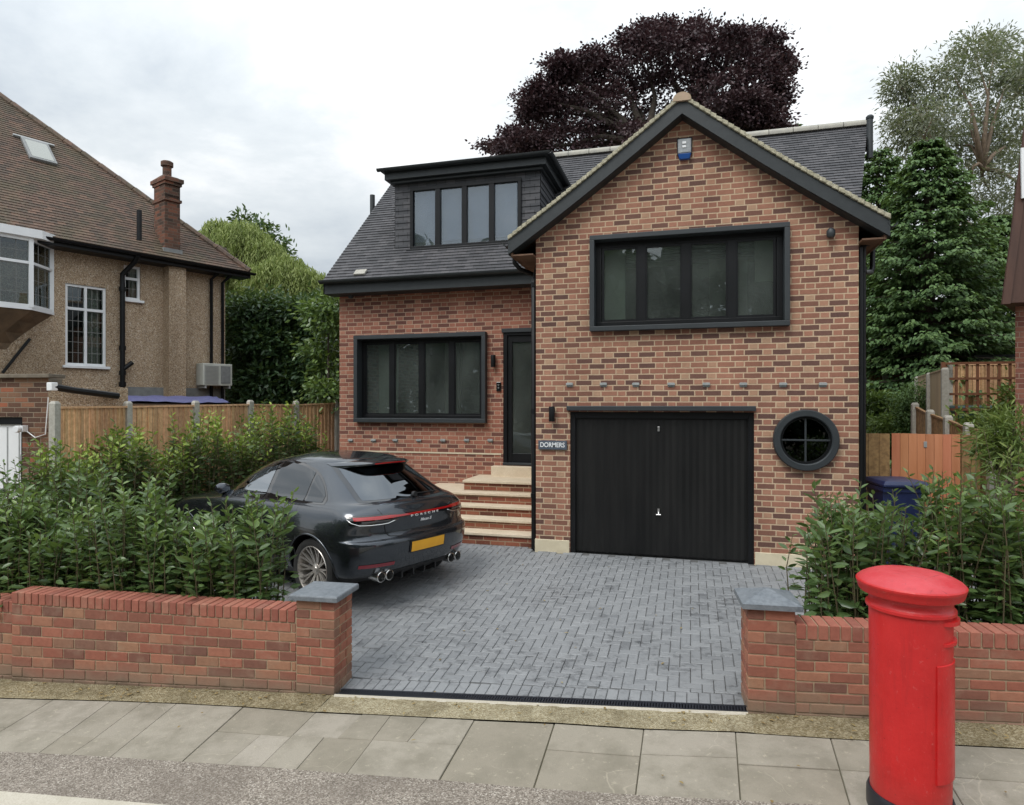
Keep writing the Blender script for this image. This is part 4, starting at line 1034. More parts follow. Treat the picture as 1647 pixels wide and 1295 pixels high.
# house name sign
p = onY(888.5, 716, YF - .03); t = thing('house_sign', 'slate coloured house name plate with white letters reading DORMERS', 'sign', (p.x, YF, p.z))
sw = (onY(911.5, 716, YF - .03).x - onY(866, 716, YF - .03).x) / 2
m = MB(); m.box(p.x - sw, p.x + sw, YF - .035, YF - .004, p.z - .062, p.z + .062); m.build('plate', pmat('sign_slate', (.06, .075, .10), (.08, .095, .12), 9., .5), t, bevel=.004)
me = textmesh('DORMERS', .092, .003, spacing=.98); xs_ = [v.co.x for v in me.vertices]; k_ = (sw * 1.72) / (max(xs_) - min(xs_))
for v in me.vertices: v.co = Vector((p.x + v.co.x * k_, YF - .037 - v.co.z, p.z + v.co.y * 1.0))
me.materials.append(WHITE); link('lettering', me, t)

# ------------------------------------------------------------------ neighbour's pebbledash house, left (own axes: y along the wall away from us, +x towards us)
NA = math.atan2(-.365, .931)     # local +Y -> world (.365,.931)
NC = Vector((-11.84, 14.36, 0))
N = thing('pebbledash_house', 'pebbledash house with brown tiled hipped roof, brick chimney and white windows', 'house', NC, NA)
NM = wm(N); NI = NM.inverted()
def onN(u, v, off=0.):           # pixel on the neighbour's wall plane, local coordinates
    c = NI @ Vector((0, 0, CAMZ)); d = NI.to_3x3() @ ray(u, v); k = (off - c.x) / d.x; return c + d * k
def NB(mb, name, mat, par=None, **kw): return mb.build(name, mat, par or N, local=True, **kw)
eZ = 5.92
wv = onN(105, 455); wv2 = onN(171, 590); sv = onN(202, 426); sv2 = onN(226, 484)
holes = [(wv.y, wv2.y, wv2.z, wv.z), (sv.y - .04, sv2.y, sv2.z, sv.z)]
w = MB(); ysn = sorted({-7.4, 0., *[h[0] for h in holes], *[h[1] for h in holes]}); zsn = sorted({-.5, eZ, *[h[2] for h in holes], *[h[3] for h in holes]})
for a, b in zip(ysn, ysn[1:]):
    for c, d in zip(zsn, zsn[1:]):
        my, mz = (a + b) / 2, (c + d) / 2
        if any(h[0] < my < h[1] and h[2] < mz < h[3] for h in holes): continue
        w.face([(0, a, c), (0, b, c), (0, b, d), (0, a, d)])
for h in holes:
    a, b, c, d = h
    w.face([(0, a, c), (0, a, d), (-.12, a, d), (-.12, a, c)]); w.face([(0, b, c), (0, b, d), (-.12, b, d), (-.12, b, c)])
w.face([(0, 0, -.5), (-9, 0, -.5), (-9, 0, eZ), (0, 0, eZ)])
cp = onN(262, 500); cp2 = onN(289, 500)
w.box(-.1, .32, cp.y, cp2.y, 2.2, eZ - .02)
NB(w, 'wall', PEBBLE)
# hipped roof, courses run along y
tanp = 1.0; oh = .45; eZ2 = eZ - .02; gl = .075 * math.sqrt(2); nrmN = Vector((1, 0, 1)).normalized()
rf = MB()
for k in range(100):
    s0, s1 = k * .075, (k + 1) * .075 + .01
    y1a, y1b = oh - s0, oh - s1; y0 = -7.6
    a, b, c, d = Vector((oh - s0, y0, eZ2 + s0)), Vector((oh - s0, y1a, eZ2 + s0)), Vector((oh - s1, y1b, eZ2 + s1)), Vector((oh - s1, y0, eZ2 + s1))
    rf.face([a + nrmN * .016, b + nrmN * .016, c, d]); rf.face([a, b, b + nrmN * .016, a + nrmN * .016])
rf.face([(oh, oh, eZ2), (oh - 6.9, oh - 6.9, eZ2 + 6.9), (oh - 14, oh, eZ2)])
nroof = NB(rf, 'roof', TILEN, recalc=False)
m = MB()
for k in range(24):
    a, b = .02 + k * .29, .02 + (k + 1) * .29 - .012
    pa, pb = Vector((oh - a, oh - a, eZ2 + a)), Vector((oh - b, oh - b, eZ2 + b))
    m.tube([pa, pb], [.085, .095], 8)
NB(m, 'hip_tiles', TILEN, nroof, smooth=40)
m = MB(); m.box(oh - .04, oh - .015, -7.6, oh + .02, eZ2 - .16, eZ2 - .01); m.box(oh - .04, -.0, -7.6, oh, eZ2 - .165, eZ2 - .145); NB(m, 'fascia', BLACK, nroof)
m = MB(); gutter(m, (oh + .06, -7.6, eZ2 - .03), (oh + .06, oh + .1, eZ2 - .03), .06); NB(m, 'gutter', BLACK, nroof, smooth=40)
# chimney standing near the eaves
ca = onN(262, 400, .2); cb = onN(289, 400, .2); cw = (cb.y - ca.y); cc_ = (ca.y + cb.y) / 2; cz1 = onN(263, 290, .1).z
m = MB(); x0, x1 = -.30, .26
m.box(x0, x1, cc_ - cw * .46, cc_ + cw * .46, eZ - .1, cz1 - .35)
m.box(x0 - .05, x1 + .05, cc_ - cw * .52, cc_ + cw * .52, cz1 - .52, cz1 - .45); m.box(x0 - .0, x1 + .0, cc_ - cw * .465, cc_ + cw * .465, cz1 - .45, cz1 - .12)
m.box(x0 - .05, x1 + .05, cc_ - cw * .52, cc_ + cw * .52, cz1 - .12, cz1 - .05); m.box(x0 - .10, x1 + .10, cc_ - cw * .58, cc_ + cw * .58, cz1 - .05, cz1 + .05)
m.prism([(x0 - .08, cc_ - cw * .56, cz1 + .05), (x1 + .08, cc_ - cw * .56, cz1 + .05), (x1 - .2, cc_ - cw * .3, cz1 + .16), (x0 + .2, cc_ - cw * .3, cz1 + .16)], (0, cw * .9, 0))
NB(m, 'chimney', BRc, nroof, bevel=.008)
m = MB(); m.lathe([(.10, .1), (.10, .38), (.14, .40), (.14, .50), (.11, .52), (.09, .5), (.08, .3)], ((x0 + x1) / 2, cc_, cz1), 18, cap=False); NB(m, 'chimney_pot', BRc, nroof, smooth=40)
m = MB(); m.box(x1 - .1, x1 + .035, cc_ - cw * .56, cc_ + cw * .56, eZ2 + .12, eZ2 + .27); NB(m, 'flashing', LEAD, nroof)
# skylight
c0 = NI @ Vector((0, 0, CAMZ)); d0 = NI.to_3x3() @ ray(62, 246); kk = (oh + eZ2 - c0.x - c0.z) / (d0.x + d0.z); sk = c0 + d0 * kk
ups = Vector((-1, 0, 1)).normalized(); m = MB(); m.obox(sk - ups * .45 - Vector((0, .28, 0)) + nrmN * .01, Vector((0, .56, 0)), ups * .9, nrmN * .07); so = NB(m, 'skylight', LEAD, nroof, bevel=.01)
m = MB(); m.obox(sk - ups * .38 - Vector((0, .22, 0)) + nrmN * .081, Vector((0, .44, 0)), ups * .74, nrmN * .004); NB(m, 'pane', pmat('skylight_glass', (.33, .34, .31), None, rough=.2), so)
m = MB(); m.obox(sk + ups * .46 - Vector((0, .42, 0)) + nrmN * .02, Vector((0, .84, 0)), ups * .05, nrmN * .05); NB(m, 'top_flashing', GREYM, so)
# windows (white frames, leaded panes)
def nwindow(y0, y1, z0, z1, ncol, split, par=N, x=-.06):
    f = MB(); fw = .055; d = .05
    f.box(x - d, x + .03, y0, y1, z1 - fw, z1); f.box(x - d, x + .03, y0, y1, z0, z0 + fw)
    for k in range(ncol + 1):
        yc = lerp(y0 + fw / 2, y1 - fw / 2, k / ncol); f.box(x - d + .001, x + .029, yc - fw / 2, yc + fw / 2, z0 + fw, z1 - fw)
    zs_ = lerp(z1, z0, split); f.box(x - d + .002, x + .028, y0 + fw, y1 - fw, zs_ - fw * .55, zs_ + fw * .55)
    o = NB(f, 'window', WHITE, par, bevel=.004)
    for k in range(ncol):
        a, b = lerp(y0 + fw / 2, y1 - fw / 2, k / ncol) + fw / 2, lerp(y0 + fw / 2, y1 - fw / 2, (k + 1) / ncol) - fw / 2
        for c, e in ((z0 + fw, zs_ - fw * .55), (zs_ + fw * .55, z1 - fw)):
            g_ = MB(); g_.box(x - .012, x - .008, a, b, c, e); NB(g_, 'pane', GLASSW, o)
            l_ = MB(); nv = 3; nh_ = max(2, int((e - c) / .22))
            for i in range(1, nv): l_.box(x - .008, x - .004, lerp(a, b, i / nv) - .005, lerp(a, b, i / nv) + .005, c, e)
            for i in range(1, nh_): l_.box(x - .0075, x - .0035, a, b, lerp(c, e, i / nh_) - .005, lerp(c, e, i / nh_) + .005)
            NB(l_, 'leading', LEADL, o)
    s_ = MB(); s_.box(-.04, .07, y0 - .06, y1 + .06, z0 - .06, z0 - .001); NB(s_, 'sill', WHITE, o, bevel=.006)
    r_ = MB(); r_.face([(-.5, y0 - .3, z0 - .3), (-.5, y1 + .3, z0 - .3), (-.5, y1 + .3, z1 + .3), (-.5, y0 - .3, z1 + .3)])
    NB(r_, 'room', ROOMD, N)
    c_ = MB(); c_.box(-.24, -.2, lerp(y0, y1, .62), lerp(y0, y1, .92), z0 - .1, z1 + .1); NB(c_, 'net_curtain', CURT, o)
    return o
h = holes[0]; nwindow(h[0], h[1], h[2], h[3], 2, .30)
h = holes[1]; nwindow(h[0], h[1], h[2], h[3], 1, .38)
# bay window on its coved base
by1 = onN(87, 500, .45).y; bz0, bz1 = onN(86, 500, .35).z, onN(86, 392, .35).z
bay_pts = [(0, by1 + .10), (.52, by1 - .42), (.52, by1 - 3.0), (0, by1 - 3.5)]
def bayring(z, s=1., dx=0.): return [(x * s + (dx if x > 0 else 0), lerp(by1 - 1.7, y, s), z) for x, y in bay_pts]
bw_ = MB(); prof = [(0.02, bz0 - .85), (.12, bz0 - .72), (.38, bz0 - .5), (.68, bz0 - .28), (.92, bz0 - .12), (1.0, bz0 - .05)]
rings = []
for s_, z in prof: rings.append([(x * s_, by1 - 1.7 + (y - by1 + 1.7) * (.55 + .45 * s_), z) for x, y in bay_pts])
bw_.loft(rings, True, True); bay = NB(bw_, 'bay_window', pmat('bay_render', (.20, .13, .075), (.10, .07, .045), 3., .9, bscale=60, bdist=.01))
m = MB(); m.loft([[(x * 1.06, y + (.05 if i == 0 else 0), z) for i, (x, y) in enumerate(bay_pts)] for z in (bz0 - .05, bz0)], True, True)
m.loft([[(x * 1.2, y + (.50 if i == 0 else .16 if i == 1 else 0), z) for i, (x, y) in enumerate(bay_pts)] for z in (bz1, bz1 + .17)], True, True)
# posts and rails of the bay
def bar(a, b, t=.06):
    a, b = Vector(a), Vector(b); m.tube([a, b], t, 4)
for i, (x, y) in enumerate(bay_pts):
    m.box(x - .05, x + .04, y - .05, y + .03, bz0, bz1)
for (xa_, ya_), (xb_, yb_), k in ((bay_pts[0], bay_pts[1], 1), (bay_pts[1], bay_pts[2], 3)):
    for z, hgt in ((bz0, .06), (bz1 - .07, .07), (lerp(bz0, bz1, .62), .055)):
        d = Vector((xb_ - xa_, yb_ - ya_, 0)); nn_ = Vector((d.y, -d.x, 0)).normalized() * .05
        m.obox(Vector((xa_, ya_, z)) - nn_ * .6, d, nn_, Vector((0, 0, hgt)))
    for q in range(1, k):
        x, y = lerp(xa_, xb_, q / k), lerp(ya_, yb_, q / k); m.box(x - .04, x + .03, y - .04, y + .04, bz0, bz1)
NB(m, 'bay_frame', WHITE, bay)
for (xa_, ya_), (xb_, yb_) in zip(bay_pts[:2], bay_pts[1:3]):
    g_ = MB(); g_.obox((xa_ - .012, ya_, bz0 + .05), (xb_ - xa_, yb_ - ya_, 0), (.004, 0, 0), (0, 0, bz1 - bz0 - .1)); NB(g_, 'pane', GLASSW, bay)
    l_ = MB()
    nL = 3 if abs(yb_ - ya_) < 1 else 10
    for i in range(1, nL):
        x, y = lerp(xa_, xb_, i / nL), lerp(ya_, yb_, i / nL); l_.box(x - .006, x - .001, y - .005, y + .005, bz0, bz1)
    for i in range(1, 5):
        l_.obox((xa_ - .004, ya_, lerp(bz0, bz1, i / 5)), (xb_ - xa_, yb_ - ya_, 0), (.004, 0, 0), (0, 0, .009))
    NB(l_, 'leading', LEADL, bay)
m = MB(); m.face([(-.25, by1 + .2, bz0 - .3), (-.25, by1 - 3.6, bz0 - .3), (-.25, by1 - 3.6, bz1 + .3), (-.25, by1 + .2, bz1 + .3)]); NB(m, 'room', ROOMD, bay)
m = MB()
NB(MB().tube([onN(4, 600, .1), onN(48, 545, .1)], .03, 8), 'waste_pipe', BLACK, smooth=40)
# soil stack and downpipes
m = MB(); sp1 = onN(224, 338, .5); a = onN(197, 440, .12); b = onN(193, 630, .12)
m.tube([sp1, (sp1.x, sp1.y, eZ + .25)], .055, 12)
m.tube([(oh + .06, onN(222, 415, .5).y, eZ2 - .08), (.35, onN(215, 420, .3).y, eZ2 - .22), (.12, a.y, a.z - .02), (.12, a.y, a.z - .2), (.12, a.y, 2.3)], .055, 12)
for vz in (465, 560, 600, 618): m.lathe([(.075, -.05), (.075, .05)], (.12, a.y, onN(196, vz, .12).z), 12)
e1, e2 = onN(198, 595, .12), onN(212, 583, .12); m.tube([(.12, a.y, e1.z), (.16, e2.y, e2.z)], .05, 10)
NB(m, 'soil_pipe', BLACK, smooth=40)
for u_, z1_ in ((340, eZ - .05), (358, eZ - .1)):
    p1 = onN(u_, 600, .08); NB(MB().tube([(oh * .9, p1.y + .15, z1_), (.3, p1.y + .05, z1_ - .12), (.08, p1.y, z1_ - .25), (.08, p1.y, 1.6)], .04, 10), 'downpipe', BLACK, smooth=40)
m = MB(); zb_ = onN(240, 638, 0).z; m.box(-.05, .03, onN(203, 640).y, -.02, zb_ - .12, onN(240, 623).z); NB(m, 'lead_band', LEAD)
# air conditioner on wall
p1, p2 = onN(325, 584, .35), onN(372, 621, .35)
t = thing('air_conditioner', 'cream outdoor air conditioning unit on the pebbledash wall beside the downpipes', 'air conditioner', NM @ Vector((.1, (p1.y + p2.y) / 2, p2.z)), NA)
ti = wm(t).inverted() @ NM
def AB(mb, name, mat, **kw):
    mb.v = [tuple(ti @ Vector(q)) for q in mb.v]; return mb.build(name, mat, t, local=True, **kw)
AB(MB().box(.05, .40, p1.y, p2.y, p2.z, p1.z), 'casing', ACM, bevel=.015)
m = MB()
for k in range(14): m.box(.402, .412, lerp(p1.y, p2.y, .06), lerp(p1.y, p2.y, .52), lerp(p2.z, p1.z, .08 + .06 * k), lerp(p2.z, p1.z, .10 + .06 * k))
AB(m, 'fan_grille', GREYM)
AB(MB().box(.402, .41, lerp(p1.y, p2.y, .60), lerp(p1.y, p2.y, .93), lerp(p2.z, p1.z, .1), lerp(p2.z, p1.z, .9)), 'side_panel', LEAD)
m = MB(); m.box(.0, .40, p1.y + .05, p1.y + .09, p2.z - .07, p2.z - .002); m.box(.0, .40, p2.y - .09, p2.y - .05, p2.z - .07, p2.z - .002); AB(m, 'bracket', GREYM)
# flat roofed side extension with blue sheet
c1 = atZ(205, 647, 11.5); c2 = atZ(372, 649, 13.6); c3 = atZ(345, 639, 15.6); c4 = atZ(205, 638, 13.2)
ex_ = thing('lean_to', 'low lean-to roof covered with a blue sheet, behind the fence against the pebbledash wall', 'lean-to', (c1.x, c1.y, .3))
m = MB(); g_ = []
for j in range(9):
    g_.append([lerp(lerp(c1, c2, i / 12), lerp(c4, c3, i / 12), j / 8) + Vector((0, 0, random.uniform(0, .035))) for i in range(13)])
m.loft(g_, False, False); m.build('blue_sheet', BLUE, ex_, smooth=True)
m = MB(); q = [Vector((c.x, c.y, 0)) for c in (c1, c2, c3, c4)]; m.hexa([v + Vector((0, 0, -.3)) for v in q] + [Vector((c.x, c.y, c.z - .03)) for c in (c1, c2, c3, c4)]); m.build('wall', BRg, ex_)
# neighbour's brick garage at the left edge
gA = atZ(78, 640, 9.6); gtop = atZ(78, 608, 9.6).z
G = thing('brick_garage', 'old brown brick garage with a white door at the left edge', 'garage', (gA.x, gA.y, .1), R(8))
GMx = wm(G); GIx = GMx.inverted()
def onG(u, v):
    c = GIx @ Vector((0, 0, CAMZ)); d = GIx.to_3x3() @ ray(u, v); k = -c.y / d.y; return c + d * k
q1 = onG(36, 690); lz_ = onG(20, 683).z
m = MB(); gt_ = gtop - .1
m.face([(0, 0, -.4), (0, 0, gt_), (q1.x, 0, gt_), (q1.x, 0, -.4)]); m.face([(q1.x, 0, lz_ + .12), (q1.x, 0, gt_), (-4, 0, gt_), (-4, 0, lz_ + .12)])
m.face([(q1.x, 0, -.4), (q1.x, 0, lz_ + .12), (q1.x, .2, lz_ + .12), (q1.x, .2, -.4)])
m.build('wall', BRg, G, local=True, recalc=False)
sdv = GIx.to_3x3() @ Vector((.365, .931, 0)); m = MB(); m.face([(0, 0, -.4), (0, 0, gt_ - .12), (sdv.x * 1.1, sdv.y * 1.1, gt_ - .12), (sdv.x * 1.1, sdv.y * 1.1, -.4)]); m.build('side_wall', PEBBLE, G, local=True, recalc=False)
m = MB(); m.box(-4, .06, -.06, .25, gt_ + .001, gt_ + .06); m.box(-4, -.5, .25, .8, gt_ - .1, gt_ + .02); m.build('coping', pmat('coping_old', (.12, .10, .075), (.19, .16, .12), 8., .9, bscale=30, bdist=.01), G, local=True, bevel=.01)
m = MB(); m.box(-4, q1.x - .02, .06, .1, -.4, lz_); go = m.build('garage_door', WHITE, G, local=True)
m = MB()
for k in range(12): m.box(q1.x - .12 - k * .2, q1.x - .10 - k * .2, .055, .06, -.4, lz_ - .04)
m.build('ribs', GREYM, go, local=True)
m = MB(); m.box(-4, q1.x + .02, .03, .12, lz_, lz_ + .11); m.box(q1.x - .05, q1.x - .002, .03, .12, -.4, lz_); m.build('door_frame', BLACK, G, local=True)
fl = onG(40, 690); m = MB(); m.box(fl.x - .06, fl.x + .06, -.1, -.002, fl.z - .04, fl.z + .05); m.lathe([(.05, -.02), (.055, .03)], (fl.x, -.14, fl.z), 14, 'y'); m.build('floodlight', WHITE, G, local=True, bevel=.006)
m = MB(); cb0 = onG(44, 693); m.tube([(cb0.x, -.02, cb0.z), (cb0.x + .15, -.02, cb0.z - .1), (cb0.x + .32, -.02, cb0.z - .05), (cb0.x + .37, -.02, cb0.z + .5)], .008, 6); m.build('cable', WHITE, G, local=True)
pg1, pg2 = atZ(84, 622, 9.42), atZ(190, 637, 10.3)
m = MB(); m.tube([pg1, lerp(pg1, pg2, .3) - Vector((0, 0, .01)), pg2], .05, 8); m.build('drain_pipe', BLACK, G, smooth=40)
m = MB(); m.box(-.05, .05, -.05, .05, -.06, .06); m.v = [tuple(Vector(v) + pg1) for v in m.v]; m.build('hopper', WHITE, G, bevel=.01)
# ------------------------------------------------------------------ fences
def fence(root, pts, post_w=.10, board=.10, zb=.25, posts=None, wood=WOOD, gravel=True, panel_drop=.10):
    for i, p in enumerate(pts):
        m = MB(); d = (Vector(pts[min(i + 1, len(pts) - 1)]) - Vector(pts[max(i - 1, 0)])); d.z = 0; d.normalize(); nn_ = Vector((-d.y, d.x, 0))
        q = [Vector((p[0], p[1], 0)) + d * a * post_w / 2 + nn_ * b * post_w / 2 for a, b in ((-1, -1), (1, -1), (1, 1), (-1, 1))]
        z = p[2]; bot = [v + Vector((0, 0, zb)) for v in q]; top = [v + Vector((0, 0, z - .03)) for v in q]; c = sum(top, Vector()) / 4
        m.loft([bot, top, [lerp(v, c, .35) + Vector((0, 0, .035)) for v in top]], True, True); m.build('post', CONC, root, bevel=.006)
    for a, b in zip(pts, pts[1:]):
        a, b = Vector(a), Vector(b); d = b - a; d.z = 0; L = d.length; d.normalize(); nn_ = Vector((d.y, -d.x, 0))
        if nn_.y > 0 and abs(nn_.y) > .3: nn_ = -nn_
        n = max(2, int(L / board)); m = MB()
        for k in range(n):
            s0, s1 = post_w / 2 + (L - post_w) * k / n, post_w / 2 + (L - post_w) * (k + 1) / n - .012
            zt = lerp(a.z, b.z, (k + .5) / n) - panel_drop + random.uniform(-.006, .006)
            o0, o1 = .036, .008
            P = lambda s, o, z: Vector((a.x, a.y, 0)) + d * s + nn_ * o + Vector((0, 0, z))
            m.hexa([P(s0, 0, zb), P(s1, 0, zb), P(s1, o1, zb), P(s0, o0, zb), P(s0, 0, zt), P(s1, 0, zt), P(s1, o1, zt), P(s0, o0, zt)])
        po = m.build('panel', wood, root)
        m = MB(); P = lambda s, o, z: Vector((a.x, a.y, 0)) + d * s + nn_ * o + Vector((0, 0, z))
        m.hexa([P(post_w / 2, -.01, a.z - panel_drop), P(L - post_w / 2, -.01, b.z - panel_drop), P(L - post_w / 2, .04, b.z - panel_drop), P(post_w / 2, .04, a.z - panel_drop),
                P(post_w / 2, -.01, a.z - panel_drop + .03), P(L - post_w / 2, -.01, b.z - panel_drop + .03), P(L - post_w / 2, .04, b.z - panel_drop + .03), P(post_w / 2, .04, a.z - panel_drop + .03)])
        m.build('capping', wood, po)
fp = [(88, 646, 9.0), (205.5, 646, 10.4), (314.5, 645, 11.5), (402.5, 644, 12.5), (476, 645, 13.5), (541, 643, 14.4)]
pts = [tuple(atZ(*q)) for q in fp]; pts[-1] = (pts[-1][0], pts[-1][1], pts[-1][2] + 0.0)
t = thing('fence', 'light brown closeboard fence with concrete posts behind the left hedge', 'fence', (pts[0][0], pts[0][1], .2))
fence(t, pts)
# right side: gate, boundary fence, trellis, far fence
gy = 9.9
ga, gb_, gc_, gd_ = onY(1394, 697, gy), onY(1433, 697, gy), onY(1546, 697, gy), onY(1577, 700, gy)
t = thing('side_gate', 'orange stained board gate between the brick house and the fence', 'gate', ((gb_.x + gc_.x) / 2, gy, .4))
def boards(x0, x1, z0, z1, y, w, mat, name, par):
    m = MB(); n = max(1, round((x1 - x0) / w))
    for k in range(n):
        a, b = lerp(x0, x1, k / n), lerp(x0, x1, (k + 1) / n); m.box(a + .002, b - .002, y, y + .02 + .002 * (k % 2), z0, z1 + random.uniform(-.004, .004))
    return m.build(name, mat, par)
boards(gb_.x + .01, gc_.x - .01, .35, ga.z, gy, .10, WOODO, 'gate_boards', t)
m = MB(); m.box(gb_.x + .02, gc_.x - .02, gy + .024, gy + .06, ga.z - .3, ga.z - .2); m.box(gb_.x + .02, gc_.x - .02, gy + .024, gy + .06, .6, .7); m.build('ledge', WOODO, t)
lp = onY(1488, 715, gy); m = MB(); m.box(lp.x - .02, lp.x + .02, gy - .012, gy - .002, lp.z - .04, lp.z + .04); m.build('latch', GREYM, t, bevel=.004)
t = thing('board_fence', 'narrow brown board panel between the downpipe and the orange gate', 'fence panel', (ga.x, gy, .4))
boards(XB + .1, gb_.x - .01, .35, ga.z - .002, gy + .01, .13, WOODB, 'boards', t)
t = thing('board_fence', 'narrow brown knotty panel right of the orange gate', 'fence panel', (gd_.x, gy, .4))
boards(gc_.x + .01, gd_.x, .35, ga.z - .004, gy + .01, .11, WOODB, 'boards', t)
RX = gd_.x + .10
pts = [(RX, gy - .1, onY(1588, 690, gy).z + .03), (RX + .03, gy + .75, 2.13), (RX + .06, gy + 1.6, 2.22), (RX + .1, gy + 2.5, 2.30), (RX + .14, gy + 3.4, 2.42)]
t = thing('fence', 'stepped fence with grey concrete posts running back beside the orange gate', 'fence', (RX, gy, .4))
fence(t, pts, .11, zb=.3, wood=WOODB)
ta, tb = atZ(1520, 592, 12.2), atZ(1476, 606, 15.5)
t = thing('fence', 'taller weathered board fence running back behind the clipped round shrub', 'fence', (ta.x, ta.y, .4))
fence(t, [tuple(ta), tuple(lerp(ta, tb, .5)), tuple(tb)], .12, zb=.3, wood=pmat('weathered_wood', (.32, .23, .13), (.40, .30, .18), 9., .85, island=.15, streak=True), panel_drop=.03)
tx0, tx1 = atZ(1521, 640, 12.6), atZ(1642, 640, 12.2); tz0, tz1 = atZ(1560, 692, 12.4).z - .5, atZ(1560, 584, 12.4).z
t = thing('trellis', 'square brown wooden trellis screen above the plants on the right', 'trellis', ((tx0.x + tx1.x) / 2, tx0.y, .6))
m = MB(); dd = (tx1 - tx0); dd.z = 0; L = dd.length; dd.normalize(); nd_ = Vector((dd.y, -dd.x, 0))
for k in range(8):
    s = L * k / 7; o_ = Vector((tx0.x, tx0.y, tz0)) + dd * s; m.obox(o_ - dd * .023, dd * .046, nd_ * .025, Vector((0, 0, tz1 - tz0)))
for k in range(7):
    z = lerp(tz0, tz1, k / 6); m.obox(Vector((tx0.x, tx0.y, z - .023)) + nd_ * .026, dd * L, nd_ * .02, Vector((0, 0, .046)))
m.build('lattice', WOODT, t)
m = MB(); m.obox(Vector((tx0.x, tx0.y, 0)) - dd * .08 - nd_ * .02, dd * .07, nd_ * .07, Vector((0, 0, tz1 + .03))); m.build('post', WOODT, t)
fa_, fb_ = atZ(1528, 582, 17.5), atZ(1690, 580, 17.0)
t = thing('fence', 'tan board fence behind the square trellis', 'fence', (fa_.x, fa_.y, .4)); fence(t, [tuple(fa_), tuple(fb_)], .1, zb=.3)
fa_, fb_ = atZ(1370, 600, 20.5), atZ(1455, 600, 20.5)
t = thing('fence', 'distant garden fence panel with trellis top seen past the right corner of the brick house', 'fence', (fa_.x, fa_.y, .4)); fence(t, [tuple(fa_), tuple(lerp(fa_, fb_, .62)), tuple(fb_)], .12, zb=.3, wood=WOODB)
# dark shed roof line over the trellis
sa_, sb_ = atZ(1570, 576, 19), atZ(1680, 574, 18.5)
t = thing('shed', 'dark flat roofed garden shed behind the fence on the right', 'shed', (sa_.x, sa_.y, .4))
m = MB(); m.obox(Vector((sa_.x, sa_.y, .4)), sb_ - sa_, Vector((0, 2, 0)), Vector((0, 0, sa_.z - .5))); m.build('wall', BARGE, t)
m = MB(); m.obox(Vector((sa_.x - .1, sa_.y - .15, sa_.z - .12)), (sb_ - sa_) * 1.05, Vector((0, 2.2, 0)), Vector((0, 0, .2))); m.build('roof', BARGE, t)
# right neighbour's house
rc0 = onY(1633, 600, 11.); Q = thing('brick_house', 'red brick house with brown bargeboard cut off by the right edge of the picture', 'house', (rc0.x, 11., .4))
m = MB(); m.face([(rc0.x, 11, -.2), (rc0.x + 6.5, 11, -.2), (rc0.x + 6.5, 11, 4.2), (rc0.x + 5.95, 11, 8.0), (rc0.x + 3.25, 11, 9.6), (rc0.x + .55, 11, 8.0), (rc0.x, 11, 4.2)]); m.face([(rc0.x, 11, -.2), (rc0.x, 11, 4.2), (rc0.x + 4.4, 19, 4.2), (rc0.x + 4.4, 19, -.2)]); m.build('wall', BRn, Q, recalc=False)
a, b = onY(1612, 489, 10.55), onY(1649, 232, 10.55)
BRW = pmat('brown_board', (.055, .026, .018), (.09, .042, .028), 8., .6, streak=True)
m = MB(); m.prism([(a.x, 10.55, a.z), (a.x + .10, 10.55, a.z), (b.x + .10, 10.55, b.z + .2), (b.x + .0, 10.55, b.z + .2)], (0, .04, 0)); m.build('bargeboard', BRW, Q)
m = MB(); m.prism([(a.x + .01, 10.6, a.z + .02), (b.x + .0, 10.6, b.z + .25), (b.x + .3, 10.6, b.z + .25), (a.x + .32, 10.6, a.z + .02)], (4.4, 8, 0)); m.build('roof', BRW, Q)
tq = (rc0.x + .45, b.z + .25); m = MB()
for (xa_, za_), (xb_, zb_) in (((b.x + .02, b.z + .2), (rc0.x + 3.25, 9.7)), ((rc0.x + 3.25, 9.7), (rc0.x + 6.2, 8.2)), ((rc0.x + 6.2, 8.2), (rc0.x + 6.9, 4.0))):
    m.hexa([(xa_, 10.6, za_), (xb_, 10.6, zb_), (xb_ + 4.4, 18.6, zb_), (xa_ + 4.4, 18.6, za_), (xa_, 10.6, za_ + .14), (xb_, 10.6, zb_ + .14), (xb_ + 4.4, 18.6, zb_ + .14), (xa_ + 4.4, 18.6, za_ + .14)])
m.build('upper_roof', BRW, Q)
vp = onY(1644, 255, 10.5); m = MB(); m.prism([(vp.x, 10.5, vp.z - .55), (vp.x + .3, 10.5, vp.z - .55), (vp.x + .3, 10.5, vp.z + .15), (vp.x - .01, 10.5, vp.z + .15)], (0, .03, 0)); m.build('white_board', WHITE, Q)
sp_ = onY(1643, 460, 10.9); m = MB(); m.box(sp_.x - .05, sp_.x + .6, 10.85, 10.99, sp_.z - .03, sp_.z + .03); m.build('sill', BLACK, Q)
